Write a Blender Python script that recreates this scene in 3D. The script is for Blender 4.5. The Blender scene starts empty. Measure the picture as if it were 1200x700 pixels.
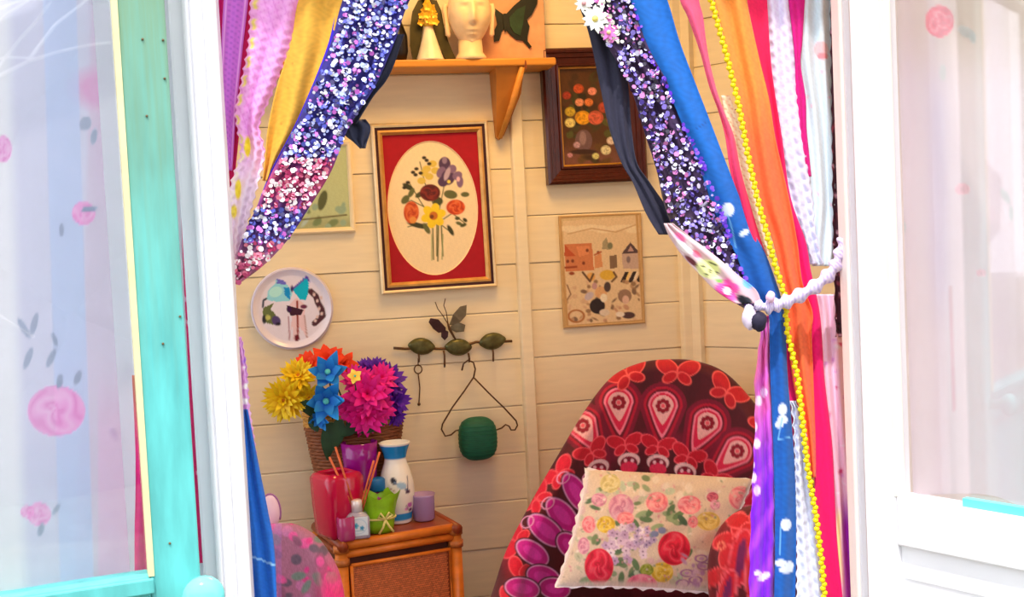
import bpy, bmesh, math, random
import numpy as np
from mathutils import Vector, Matrix
random.seed(7); rng = np.random.default_rng(7)
SC = bpy.context.scene
COL = SC.collection
PI = math.pi
# ------------------------------------------------------------------ camera
CAM = np.array([-0.6085, -3.0358, 1.5]); F = 1319.8
a_, p_, r_ = 0.1978218, 0.0492949, -0.0482826
def _cam_axes():
    fw = np.array([0, math.cos(p_), -math.sin(p_)]); r0 = np.array([1, 0, 0.]); u0 = np.cross(r0, fw)
    r = math.cos(r_)*r0 + math.sin(r_)*u0; u = -math.sin(r_)*r0 + math.cos(r_)*u0
    R = np.array([[math.cos(a_), math.sin(a_), 0], [-math.sin(a_), math.cos(a_), 0], [0, 0, 1]])
    return R@r, R@u, R@fw
CR, CU, CF = _cam_axes()
cd = bpy.data.cameras.new('camera'); cam = bpy.data.objects.new('camera', cd); COL.objects.link(cam)
cd.sensor_width = 36; cd.lens = 36*F/1200; cd.clip_start = 0.02
cam.matrix_world = Matrix(((CR[0], CU[0], -CF[0], CAM[0]), (CR[1], CU[1], -CF[1], CAM[1]), (CR[2], CU[2], -CF[2], CAM[2]), (0, 0, 0, 1)))
SC.camera = cam
# ------------------------------------------------------------------ world, sun, exposure
SC.view_settings.view_transform = 'Standard'; SC.view_settings.look = 'None'
SC.view_settings.exposure = 0.2; SC.view_settings.gamma = 1.0
w = bpy.data.worlds.new('sky'); SC.world = w; w.use_nodes = True
bg = w.node_tree.nodes['Background']; bg.inputs[0].default_value = (0.88, 0.93, 1.0, 1); bg.inputs[1].default_value = 2.3
sd = bpy.data.lights.new('sun', 'SUN'); sd.energy = 3.6; sd.angle = math.radians(1.0); sd.color = (1, 0.97, 0.92)
sun = bpy.data.objects.new('sun', sd); COL.objects.link(sun)
sun.rotation_euler = Vector((0.13, 0.45, -1.0)).to_track_quat('-Z', 'Y').to_euler()
# warm fill light added inside the summerhouse, stands for no lamp (above the frame)
ld = bpy.data.lights.new('warm_fill_light', 'AREA'); ld.shape = 'DISK'; ld.size = 0.5; ld.energy = 10; ld.color = (1.0, 0.60, 0.20)
lo = bpy.data.objects.new('warm_fill_light', ld); COL.objects.link(lo); lo.location = (-0.1, -0.62, 2.44)

# ------------------------------------------------------------------ pixel helpers (1200 x 700)
def ray(x, y): return CF + CR*(x-600)/F - CU*(y-350)/F
def P(x, y, Y=0.0):
    d = ray(x, y); return CAM + (Y-CAM[1])/d[1]*d
def PZ(x, y, z):
    d = ray(x, y); return CAM + (z-CAM[2])/d[2]*d
def proj(Q):
    q = np.asarray(Q)-CAM; wd = q@CF
    return 600+F*(q@CR)/wd, 350-F*(q@CU)/wd
def mpp(p): return float((np.asarray(p)-CAM)@CF)/F      # metres per pixel at a point
# ------------------------------------------------------------------ colours and materials
def lin(c):
    c = np.asarray(c, float)/255; return np.where(c <= .04045, c/12.92, ((c+.055)/1.055)**2.4)
MATS = {}
def mat(name, col, rough=.6, var=.12, scale=30, bump=.15, metal=0, spec=.4, stretch=(1, 1, 1), emit=0, trans=0, sheen=0, alpha=1):
    if name in MATS: return MATS[name]
    m = bpy.data.materials.new(name); m.use_nodes = True; nt = m.node_tree; N = nt.nodes; L = nt.links
    b = N['Principled BSDF']; b.inputs['Roughness'].default_value = rough; b.inputs['Metallic'].default_value = metal
    b.inputs['Specular IOR Level'].default_value = spec; b.inputs['Sheen Weight'].default_value = sheen; b.inputs['Alpha'].default_value = alpha
    b.inputs['Transmission Weight'].default_value = trans
    tc = N.new('ShaderNodeTexCoord'); mp = N.new('ShaderNodeMapping'); mp.inputs['Scale'].default_value = stretch
    nz = N.new('ShaderNodeTexNoise'); nz.inputs['Scale'].default_value = scale; nz.inputs['Detail'].default_value = 4
    L.new(tc.outputs['Object'], mp.inputs[0]); L.new(mp.outputs[0], nz.inputs[0])
    if col is None:
        at = N.new('ShaderNodeAttribute'); at.attribute_name = 'Col'
        mx = N.new('ShaderNodeMix'); mx.data_type = 'RGBA'; mx.blend_type = 'MULTIPLY'; mx.inputs[0].default_value = var
        L.new(at.outputs['Color'], mx.inputs[6]); L.new(nz.outputs['Fac'], mx.inputs[7]); L.new(mx.outputs[2], b.inputs['Base Color'])
    else:
        c = lin(col); cr = N.new('ShaderNodeValToRGB')
        cr.color_ramp.elements[0].position = .3; cr.color_ramp.elements[1].position = .7
        cr.color_ramp.elements[0].color = (*(c*(1-var)), 1); cr.color_ramp.elements[1].color = (*np.minimum(c*(1+var*.6), 1), 1)
        L.new(nz.outputs['Fac'], cr.inputs[0]); L.new(cr.outputs[0], b.inputs['Base Color'])
    if bump:
        bp = N.new('ShaderNodeBump'); bp.inputs['Strength'].default_value = bump; bp.inputs['Distance'].default_value = .002
        L.new(nz.outputs['Fac'], bp.inputs['Height']); L.new(bp.outputs[0], b.inputs['Normal'])
    MATS[name] = m; return m
VC = lambda rough=.8, key='': mat('print_cloth'+key, None, rough, .06, 120, .2, sheen=.1)
def glass_mat(name, tint=(1, 1, 1), fac=None):
    if name in MATS: return MATS[name]
    m = bpy.data.materials.new(name); m.use_nodes = True; nt = m.node_tree; N = nt.nodes; L = nt.links
    N.remove(N['Principled BSDF']); out = N['Material Output']
    t = N.new('ShaderNodeBsdfTransparent'); t.inputs[0].default_value = (*tint, 1); g = N.new('ShaderNodeBsdfGlossy'); g.inputs['Roughness'].default_value = .02
    lw = N.new('ShaderNodeLayerWeight'); lw.inputs[0].default_value = .5; pw = N.new('ShaderNodeMath'); pw.operation = 'POWER'; pw.inputs[1].default_value = 4; fr = N.new('ShaderNodeMath'); fr.operation = 'MULTIPLY_ADD'; fr.inputs[1].default_value = .6; fr.inputs[2].default_value = .11
    L.new(lw.outputs['Facing'], pw.inputs[0]); L.new(pw.outputs[0], fr.inputs[0]); mx = N.new('ShaderNodeMixShader')
    L.new(fr.outputs[0], mx.inputs[0]); L.new(t.outputs[0], mx.inputs[1]); L.new(g.outputs[0], mx.inputs[2]); L.new(mx.outputs[0], out.inputs[0])
    MATS[name] = m; return m
def net_mat(name, opacity):
    m = bpy.data.materials.new(name); m.use_nodes = True; nt = m.node_tree; N = nt.nodes; L = nt.links
    N.remove(N['Principled BSDF']); out = N['Material Output']
    at = N.new('ShaderNodeAttribute'); at.attribute_name = 'Col'
    d = N.new('ShaderNodeBsdfDiffuse'); tl = N.new('ShaderNodeBsdfTranslucent'); t = N.new('ShaderNodeBsdfTransparent')
    L.new(at.outputs['Color'], d.inputs[0]); L.new(at.outputs['Color'], tl.inputs[0])
    m1 = N.new('ShaderNodeMixShader'); m1.inputs[0].default_value = .4; L.new(d.outputs[0], m1.inputs[1]); L.new(tl.outputs[0], m1.inputs[2])
    ad = N.new('ShaderNodeMath'); ad.operation = 'MULTIPLY_ADD'; ad.inputs[1].default_value = 1.0-opacity; ad.inputs[2].default_value = opacity
    L.new(at.outputs['Alpha'], ad.inputs[0])
    m2 = N.new('ShaderNodeMixShader'); L.new(ad.outputs[0], m2.inputs[0]); L.new(t.outputs[0], m2.inputs[1]); L.new(m1.outputs[0], m2.inputs[2])
    L.new(m2.outputs[0], out.inputs[0]); return m
# ------------------------------------------------------------------ object helpers
def tag(o, label=None, cat=None, group=None, kind=None):
    if label: o['label'] = label
    if cat: o['category'] = cat
    if group: o['group'] = group
    if kind: o['kind'] = kind
    return o
def empty(name, loc, label=None, cat=None, group=None, rz=0, kind=None):
    o = bpy.data.objects.new(name, None); COL.objects.link(o); o.location = Vector([float(v) for v in loc]); o.rotation_euler.z = rz
    o.empty_display_size = .05
    return tag(o, label, cat, group, kind)
def link(name, me, m, parent=None, smooth=False, local=False):
    o = bpy.data.objects.new(name, me); COL.objects.link(o)
    if m and not me.materials: me.materials.append(m)
    if smooth:
        me.polygons.foreach_set('use_smooth', [True]*len(me.polygons))
    if parent:
        o.parent = parent
        if not local:      # vertices were given in world space
            o.matrix_parent_inverse = Matrix.Identity(4)
            inv = (Matrix.Translation(parent.location) @ Matrix.Rotation(parent.rotation_euler.z, 4, 'Z')).inverted() if parent.parent is None else None
            if inv is not None: me.transform(inv)
    return o
def raw(name, verts, faces, m, parent=None, smooth=False, cols=None, local=False):
    me = bpy.data.meshes.new(name); me.from_pydata([tuple(map(float, v)) for v in verts], [], faces)
    if cols is not None:
        ca = me.color_attributes.new('Col', 'FLOAT_COLOR', 'POINT')
        c = np.ones((len(verts), 4)); cc = np.asarray(cols); c[:, :cc.shape[1]] = cc
        if cc.shape[1] == 3: c[:, 3] = 0
        ca.data.foreach_set('color', c.ravel())
    me.update(); return link(name, me, m, parent, smooth, local)
def grid(name, G, m, parent=None, cols=None, thick=0, smooth=True, close_u=False):
    nv, nu = G.shape[:2]; V = G.reshape(-1, 3); f = []
    idx = np.arange(nv*nu).reshape(nv, nu)
    a = idx[:-1, :-1].ravel(); b = idx[:-1, 1:].ravel(); c = idx[1:, 1:].ravel(); d = idx[1:, :-1].ravel()
    f = np.stack([a, b, c, d], 1).tolist()
    if close_u: f += [[idx[i, -1], idx[i, 0], idx[i+1, 0], idx[i+1, -1]] for i in range(nv-1)]
    o = raw(name, V, f, m, parent, smooth, None if cols is None else cols.reshape(nv*nu, -1))
    if thick:
        s = o.modifiers.new('thick', 'SOLIDIFY'); s.thickness = thick; s.offset = 0
    return o
def box(name, lo_, hi_, m, parent=None, bevel=0, M=None):
    (x0, y0, z0), (x1, y1, z1) = lo_, hi_
    V = [(x, y, z) for x in (x0, x1) for y in (y0, y1) for z in (z0, z1)]
    if M is not None: V = [tuple(M @ Vector(v)) for v in V]
    Fc = [(0, 1, 3, 2), (4, 6, 7, 5), (0, 4, 5, 1), (2, 3, 7, 6), (0, 2, 6, 4), (1, 5, 7, 3)]
    if bevel:
        bm = bmesh.new(); vs = [bm.verts.new(v) for v in V]
        for f_ in Fc: bm.faces.new([vs[i] for i in f_])
        bmesh.ops.bevel(bm, geom=bm.edges[:], offset=bevel, segments=2, profile=.5, affect='EDGES')
        me = bpy.data.meshes.new(name); bm.to_mesh(me); bm.free(); return link(name, me, m, parent)
    return raw(name, V, Fc, m, parent)
class MB:
    """collects pieces of one mesh"""
    def __init__(s): s.v = []; s.f = []; s.c = []
    def add(s, V, Fc, col=(1, 1, 1)):
        n = len(s.v); s.v += [tuple(map(float, v)) for v in V]; s.f += [[i+n for i in q] for q in Fc]
        col = np.asarray(col, float)
        s.c += [tuple(col)]*len(V) if col.ndim == 1 else [tuple(c) for c in col]
    def tube(s, pts, r, n=8, col=(1, 1, 1), cap=True):
        pts = [Vector([float(k) for k in p]) for p in pts]; rs = r if hasattr(r, '__len__') else [r]*len(pts)
        V = []; Fc = []; up = None
        for i, p in enumerate(pts):
            d = (pts[min(i+1, len(pts)-1)]-pts[max(i-1, 0)]).normalized()
            if up is None: up = d.orthogonal().normalized()
            up = (up-d*up.dot(d)); up = up.normalized() if up.length > 1e-6 else d.orthogonal().normalized(); q = d.cross(up)
            V += [p+(up*math.cos(2*PI*k/n)+q*math.sin(2*PI*k/n))*rs[i] for k in range(n)]
        for i in range(len(pts)-1):
            for k in range(n): Fc.append([i*n+k, i*n+(k+1) % n, (i+1)*n+(k+1) % n, (i+1)*n+k])
        if cap: Fc += [list(range(n))[::-1], [(len(pts)-1)*n+k for k in range(n)]]
        s.add(V, Fc, col)
    def build(s, name, m, parent=None, smooth=True, local=False):
        return raw(name, s.v, s.f, m, parent, smooth, s.c, local)
def tube(name, pts, r, m, parent=None, n=8):
    b = MB(); b.tube(pts, r, n); return b.build(name, m, parent)
def lathe(name, base, prof, m, parent=None, n=28, cols=None, sq=0, rot=0):
    """prof: list of (radius, height) from the base; sq>0 makes the plan squarish"""
    V = []; C = []
    for (r, h), c in zip(prof, cols if cols is not None else [(1, 1, 1)]*len(prof)):
        for k in range(n):
            t = 2*PI*k/n; rr = r
            if sq: rr = r*(1+sq*(1/max(abs(math.cos(t)), abs(math.sin(t)))-1))
            V.append((base[0]+rr*math.cos(t+rot), base[1]+rr*math.sin(t+rot), base[2]+h)); C.append(c)
    Fc = [[i*n+k, i*n+(k+1) % n, (i+1)*n+(k+1) % n, (i+1)*n+k] for i in range(len(prof)-1) for k in range(n)]
    Fc.append(list(range(n))[::-1]); Fc.append([(len(prof)-1)*n+k for k in range(n)])
    return raw(name, V, Fc, m, parent, True, C)
def smoothstep(a, b, x): t = np.clip((x-a)/(b-a), 0, 1); return t*t*(3-2*t)
# ------------------------------------------------------------------ flat print painter
class Paint:
    """colours at sample points (x, y) of a flat printed motif"""
    def __init__(s, x, y, base): s.x = x; s.y = y; s.c = np.ones(x.shape+(3,))*lin(base)
    def mix(s, mask, col): mk = np.clip(mask, 0, 1)[..., None]; s.c = s.c*(1-mk)+lin(col)*mk; return s
    def ell(s, cx, cy, rx, ry, col, rot=0, soft=1., op=1):
        t = math.radians(rot); dx = s.x-cx; dy = s.y-cy; X = dx*math.cos(t)+dy*math.sin(t); Y = -dx*math.sin(t)+dy*math.cos(t)
        d = (np.sqrt((X/rx)**2+(Y/ry)**2)-1)*min(rx, ry); return s.mix((.5-d/soft)*op, col)
    def ring(s, cx, cy, rx, ry, wd, col, rot=0):
        t = math.radians(rot); dx = s.x-cx; dy = s.y-cy; X = dx*math.cos(t)+dy*math.sin(t); Y = -dx*math.sin(t)+dy*math.cos(t)
        d = np.abs(np.sqrt((X/rx)**2+(Y/ry)**2)-1)*min(rx, ry); return s.mix(wd/2+.5-d, col)
    def poly(s, pts, col, op=1):
        ins = np.zeros(s.x.shape, bool); n = len(pts)
        for i in range(n):
            x0, y0 = pts[i]; x1, y1 = pts[(i+1) % n]
            if y0 == y1: continue
            c = ((y0 > s.y) != (y1 > s.y)) & (s.x < (x1-x0)*(s.y-y0)/(y1-y0)+x0); ins ^= c
        return s.mix(ins*op, col)
    def line(s, pts, wd, col):
        d = np.full(s.x.shape, 1e9)
        for (x0, y0), (x1, y1) in zip(pts[:-1], pts[1:]):
            L2 = (x1-x0)**2+(y1-y0)**2+1e-9; t = np.clip(((s.x-x0)*(x1-x0)+(s.y-y0)*(y1-y0))/L2, 0, 1)
            d = np.minimum(d, np.hypot(s.x-x0-t*(x1-x0), s.y-y0-t*(y1-y0)))
        return s.mix(wd/2+.5-d, col)
    def tear(s, cx, cy, r, tail, ang, col):
        """drop with round head at (cx,cy) and pointed tail towards ang"""
        t = math.radians(ang); dx = s.x-cx; dy = s.y-cy; A = dx*math.cos(t)+dy*math.sin(t); B = -dx*math.sin(t)+dy*math.cos(t)
        wdt = np.where(A < 0, np.sqrt(np.clip(r*r-A*A, 0, None)), r*np.clip(1-A/tail, 0, 1)**.75)
        return s.mix(np.clip(wdt-np.abs(B)+.5, 0, 1)*(wdt > 0), col)
    def flower(s, cx, cy, r, n, col, core, ph=0, cr=.3):
        t = np.arctan2(s.y-cy, s.x-cx); d = np.hypot(s.x-cx, s.y-cy); rr = r*(.68+.32*np.abs(np.cos((t+ph)*n/2)))
        s.mix(rr-d+.5, col); return s.ell(cx, cy, r*cr, r*cr, core)
    def rose(s, cx, cy, rx, ry, col, dark, light):
        s.ell(cx, cy, rx, ry, col)
        t = np.arctan2((s.y-cy)/ry, (s.x-cx)/rx); d = np.hypot((s.x-cx)/rx, (s.y-cy)/ry)
        k_ = (cx*7.3+cy*3.1) % 6.28; sw = np.sin(d*8.5+1.5*np.sin(3*t+d*5+k_)+1.2*np.sin(2*t-k_))
        ins = np.clip((1-d)*8, 0, 1); s.mix(ins*np.clip(sw-.25, 0, 1)*.95, dark); return s.mix(ins*np.clip(-sw-.45, 0, 1)*.8, light)
    def blotch(s, n, box_, r, cols, op=.8, el=1.6):
        for i in range(n):
            s.ell(random.uniform(box_[0], box_[2]), random.uniform(box_[1], box_[3]), r*random.uniform(.5, 1.2), r*random.uniform(.4, 1)/el*1.3, random.choice(cols), random.uniform(0, 180), op=op)
        return s
    def noise(s, amt, sc=1.0):
        n = np.sin(s.x*1.7*sc+3*np.sin(s.y*.9*sc))*np.sin(s.y*2.1*sc+2*np.sin(s.x*.7*sc)); s.c = np.clip(s.c*(1+amt*n[..., None]), 0, 1); return s
# a flat patch on the plane Y=const covering wall rectangle (s0,z0)-(s1,z1), optionally rotated
def wall_patch(cx, cz, wd, ht, rot, Y, nx, nz):
    U, V = np.meshgrid(np.linspace(-wd/2, wd/2, nx), np.linspace(ht/2, -ht/2, nz)); c, s_ = math.cos(rot), math.sin(rot)
    return np.stack([cx+U*c-V*s_, np.full_like(U, Y), cz+U*s_+V*c], -1)

# ================================================================== SETTING
FLOOR = 0.10; ROOF = 2.50; YF = -1.40
M_cream = mat('cream_painted_boards', (242, 225, 190), .55, .05, 9, .15, stretch=(1, 1, 8))
M_white = mat('white_gloss_paint', (244, 242, 246), .35, .03, 14, .08)
M_whiteb = mat('white_painted_boards', (240, 240, 246), .5, .04, 10, .12)
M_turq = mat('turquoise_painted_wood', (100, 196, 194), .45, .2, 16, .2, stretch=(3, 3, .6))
def tint_by_height(m, z0, z1, c):
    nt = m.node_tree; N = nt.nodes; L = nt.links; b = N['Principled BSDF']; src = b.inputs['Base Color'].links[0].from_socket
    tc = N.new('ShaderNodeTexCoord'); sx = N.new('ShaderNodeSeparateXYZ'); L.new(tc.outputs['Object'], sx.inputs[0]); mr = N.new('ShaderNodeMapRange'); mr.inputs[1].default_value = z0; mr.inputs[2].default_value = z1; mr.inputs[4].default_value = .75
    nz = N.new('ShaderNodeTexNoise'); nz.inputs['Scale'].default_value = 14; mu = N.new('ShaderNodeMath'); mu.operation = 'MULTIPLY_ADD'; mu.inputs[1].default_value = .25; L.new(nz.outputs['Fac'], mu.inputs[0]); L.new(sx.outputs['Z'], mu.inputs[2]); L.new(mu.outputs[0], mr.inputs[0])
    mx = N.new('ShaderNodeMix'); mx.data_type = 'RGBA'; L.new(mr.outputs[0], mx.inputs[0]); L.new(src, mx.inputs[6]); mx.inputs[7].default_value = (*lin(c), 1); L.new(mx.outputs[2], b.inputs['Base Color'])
tint_by_height(M_turq, 1.35, 1.85, (128, 148, 104))  # turquoise turns grey-green towards the top, blend broken up by noise
M_turqlight = mat('pale_yellow_bead_paint', (240, 226, 170), .5, .1, 20)
M_dark = mat('dark_gap', (120, 88, 60), .9, .1, 10)
M_floor = mat('floor_boards', (150, 110, 75), .6, .25, 6, .2, stretch=(1, 10, 1))
raw('floor', [(-2.2, YF-.1, FLOOR), (2.2, YF-.1, FLOOR), (2.2, .1, FLOOR), (-2.2, .1, FLOOR)], [(0, 1, 2, 3)], M_floor)['kind'] = 'structure'
s = bpy.data.objects['floor'].modifiers.new('t', 'SOLIDIFY'); s.thickness = .08; s.offset = -1
tag(box('ceiling', (-2.2, YF-.22, ROOF), (2.2, .1, ROOF+.06), mat('ceiling_boards', (228, 200, 150), .6)), kind='structure')
# garden
def ground():
    m = mat('lawn', (126, 128, 112), .9, .35, 3, .4)
    raw('ground', [(-30, -30, -.02), (30, -30, -.02), (30, 30, -.02), (-30, 30, -.02)], [(0, 1, 2, 3)], m)['kind'] = 'structure'
ground()
def boards(parent, M, x0, x1, zs, m, thick=.014, name='board', gap=.0012):
    """horizontal shiplap boards; M maps local (x, out, z) to world"""
    for za, zb in zip(zs[1:], zs[:-1]):      # za lower, zb upper
        t = thick*(1+random.uniform(-.08, .08))
        pr = [(0, za+gap), (t-.001, za+gap), (t, za+gap+.0015), (t*.92, zb-.004), (t*.92-.003, zb), (0, zb)]
        V = [tuple(M @ Vector((x, -y, z))) for x in (x0, x1) for y, z in pr]
        n = len(pr); Fc = [[i, (i+1) % n, n+(i+1) % n, n+i] for i in range(n)]+[list(range(n))[::-1], list(range(n, 2*n))]
        raw(name, V, Fc, m, parent)
Z0 = 1.96162
ZS = [Z0-k*.13 for k in range(-4, 15)]
SX = 0.5205
wb = box('wall_back', (-1.3, 0.0, FLOOR), (SX+.02, .05, ROOF), M_dark); tag(wb, kind='structure')
boards(wb, Matrix.Identity(4), -1.3, SX, ZS, M_cream)
TH = math.radians(52)
MR = Matrix.Translation((SX, 0, 0)) @ Matrix.Rotation(-TH, 4, 'Z')
wr = box('wall_right', (0, 0, FLOOR), (1.75, .05, ROOF), M_dark, M=MR); tag(wr, kind='structure')
boards(wr, MR, .004, 1.75, ZS, M_cream)
# left side wall with a window opening (outside the frame, lets daylight in)
wl = box('wall_left', (-1.36, YF, FLOOR), (-1.30, 0.05, .95), M_cream); tag(wl, kind='structure')
# battens
def batten(name, pts, wpx, M=None, th=.022):
    pa, pb = pts
    A = P(*pa, -.014); B = P(*pb, -.014)
    d = (B-A)/np.linalg.norm(B-A); A2 = A-d*((ROOF-A[2])/-d[2])*-1 if False else A+d*((ROOF-A[2])/d[2]); B2 = A+d*((FLOOR-A[2])/d[2])
    wd = wpx*mpp(A); V = []
    for Q in (A2, B2):
        for dx, dy in ((0, -.012), (.002, -.014-th+.003), (.005, -.014-th), (wd-.005, -.014-th), (wd-.002, -.014-th+.003), (wd, -.012)):
            V.append((Q[0]+dx, dy, Q[2]))
    Fc = [[i, i+1, 7+i, 6+i] for i in range(5)]+[[0, 1, 2, 3, 4, 5][::-1], [6, 7, 8, 9, 10, 11]]
    return tag(raw(name, V, Fc, M_cream), kind='structure')
batten('trim_1', ((598, 180), (614, 500)), 15.5)
batten('trim_2', ((794, 300), (798, 400)), 13)
V = [tuple(MR @ Vector((x, -y, z))) for x in (.012, .045) for y in (.01, .034) for z in (FLOOR, ROOF)]
tag(raw('trim_3', V, [(0, 1, 3, 2), (4, 6, 7, 5), (0, 4, 5, 1), (2, 3, 7, 6), (0, 2, 6, 4), (1, 5, 7, 3)], M_cream), kind='structure')

# front: posts, lintel, outer walls
xl0, xl1 = P(218, 350, YF-.05)[0], P(274, 350, YF-.05)[0]
xr0, xr1 = P(984, 350, YF+.03)[0], P(1020, 350, YF)[0]
pl = box('trim_4', (xl0, YF-.05, FLOOR), (xl1, YF+.04, 2.15), M_white, bevel=.004); tag(pl, kind='structure')
wd = xl1-xl0
box('moulding', (xl0+wd*.30, YF-.062, FLOOR), (xl0+wd*.42, YF-.049, 2.15), M_white, pl, bevel=.003)
box('moulding', (xl0+wd*.62, YF-.058, FLOOR), (xl0+wd*.70, YF-.049, 2.15), M_white, pl, bevel=.002)
pr_ = box('trim_5', (xr0, YF, FLOOR), (xr1, YF+.03, 2.15), mat('warm_white_paint', (250, 236, 228), .4, .04, 12), bevel=.004); tag(pr_, kind='structure')
box('moulding', (xr0+.004, YF-.006, FLOOR), (xr0+.014, YF+.001, 2.15), M_white, pr_, bevel=.002)
fl = box('wall_front_left', (-2.2, YF-.02, FLOOR), (xl0-.001, YF+.03, ROOF), M_whiteb); tag(fl, kind='structure')
fr_ = box('wall_front_right', (xr1+.002, YF-.02, FLOOR), (1.08, YF+.03, ROOF), mat('beige_pink_boarding', (222, 200, 190), .7, .1, 8)); tag(fr_, kind='structure')
tag(box('wall_front', (xl0-.03, YF-.04, 2.15), (xr1, YF+.03, ROOF), M_white), kind='structure')

# ================================================================== DOORS (open leaves)
def leaf(name, hinge, along, zb, ztop, stile, glass_w, rail, m, extra):
    """door leaf standing open: local x runs from the hinge along the leaf"""
    ang = math.atan2(along[1], along[0])
    M = Matrix.Translation((hinge[0], hinge[1], 0)) @ Matrix.Rotation(ang, 4, 'Z')
    d = empty(name, (hinge[0], hinge[1], FLOOR), kind='structure')
    t = .02
    box('stile', (0, -t, FLOOR+.03), (stile, t, ztop), m, d, bevel=.003, M=M)
    box('stile', (stile+glass_w, -t, FLOOR+.03), (stile*2+glass_w, t, ztop), m, d, bevel=.003, M=M)
    box('bottom_rail', (stile, -t, zb-rail), (stile+glass_w, t, zb), m, d, bevel=.003, M=M)
    box('top_rail', (stile, -t, ztop-rail), (stile+glass_w, t, ztop), m, d, bevel=.003, M=M)
    box('lower_panel', (stile, -t*.5, FLOOR+.12), (stile+glass_w, t*.5, zb-rail), m, d, M=M)
    box('kick_rail', (stile, -t, FLOOR+.03), (stile+glass_w, t, FLOOR+.12), m, d, M=M)
    box('pane', (stile, -.002, zb), (stile+glass_w, .002, ztop-rail), glass_mat('window_glass'), d, M=M)
    extra(d, M); return d, M
zl = P(235, 662, YF-.12)[2]
hl = P(231, 640, YF-.12); hl2 = PZ(0, 697, zl); al = hl2-hl
def extra_l(d, M):
    s_ = -1 if (M.inverted() @ Vector(CAM))[1] < 0 else 1     # side facing the garden
    lx = .058; y0, y1 = sorted((s_*.0, s_*.022))
    box('glazing_bead', (lx-.001, y0, zl), (lx+.006, y1+.0005, 2.05), M_turqlight, d, M=M)
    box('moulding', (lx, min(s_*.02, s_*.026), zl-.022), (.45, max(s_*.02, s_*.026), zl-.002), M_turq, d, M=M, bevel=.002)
    b = MB()
    for px, py in ((167, 46), (191, 47), (193, 92), (172, 136), (191, 403), (211, 371), (199, 637)):
        n = np.array((M.to_3x3() @ Vector((0, 1, 0)))); o_ = np.array(M.translation)+n*s_*.0205; dd = ray(px, py); Q = CAM+((o_-CAM)@n)/(dd@n)*dd
        b.tube([Q-n*s_*.001, Q+n*s_*.0012], .0016, 8)
    b.build('nail_head', mat('rusty_nail', (110, 90, 60), .5), d)
    # knob
    K = P(240, 694, YF-.17); kb = MB(); 
    n = np.array((M.to_3x3() @ Vector((0, s_, 0))))
    Kb = np.array(M.translation)+0; Kp = PZ(240, 697, K[2])
    pts = [np.array([K[0], K[1]+.02, K[2]])+np.array([0, -1, 0])*h for h in (0, .02, .028, .036, .046, .054, .058)]
    kb.tube(pts, [.012, .010, .020, .026, .026, .018, .006], 20)
    kb.build('knob', mat('turquoise_glazed_knob', (120, 225, 225), .15, .15, 20, 0), d)
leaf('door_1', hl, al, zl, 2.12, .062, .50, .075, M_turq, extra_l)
zr = P(1045, 568, YF-.03)[2]
hr = P(1022, 565, YF-.045); g0 = P(1045, 568, YF-.03); ar = PZ(1200, 593, zr)-g0
def extra_r(d, M):
    s_ = -1 if (M.inverted() @ Vector(CAM))[1] < 0 else 1
    y = lambda a, b: sorted((s_*a, s_*b))
    for (x0, x1, za, zb_) in ((.052, .058, zr, 2.05),):
        ya, yb = y(.0, .021); box('glazing_bead', (x0, ya, za), (x1, yb, zb_), mat('cream_bead', (252, 240, 224), .4, .05, 10), d, M=M)
    ya, yb = y(.008, .012); box('moulding', (.06, ya, zr-.125), (.42, yb+.002, zr-.112), M_white, d, M=M)
    ya, yb = y(.002, .014); box('sill_strip', (.16, ya, zr), (.42, yb, zr+.012), mat('turquoise_sill_paint', (110, 222, 224), .4, .1, 15), d, M=M)
leaf('door_2', hr, ar, zr, 2.12, .055, .50, .075, M_white, extra_r)

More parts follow.
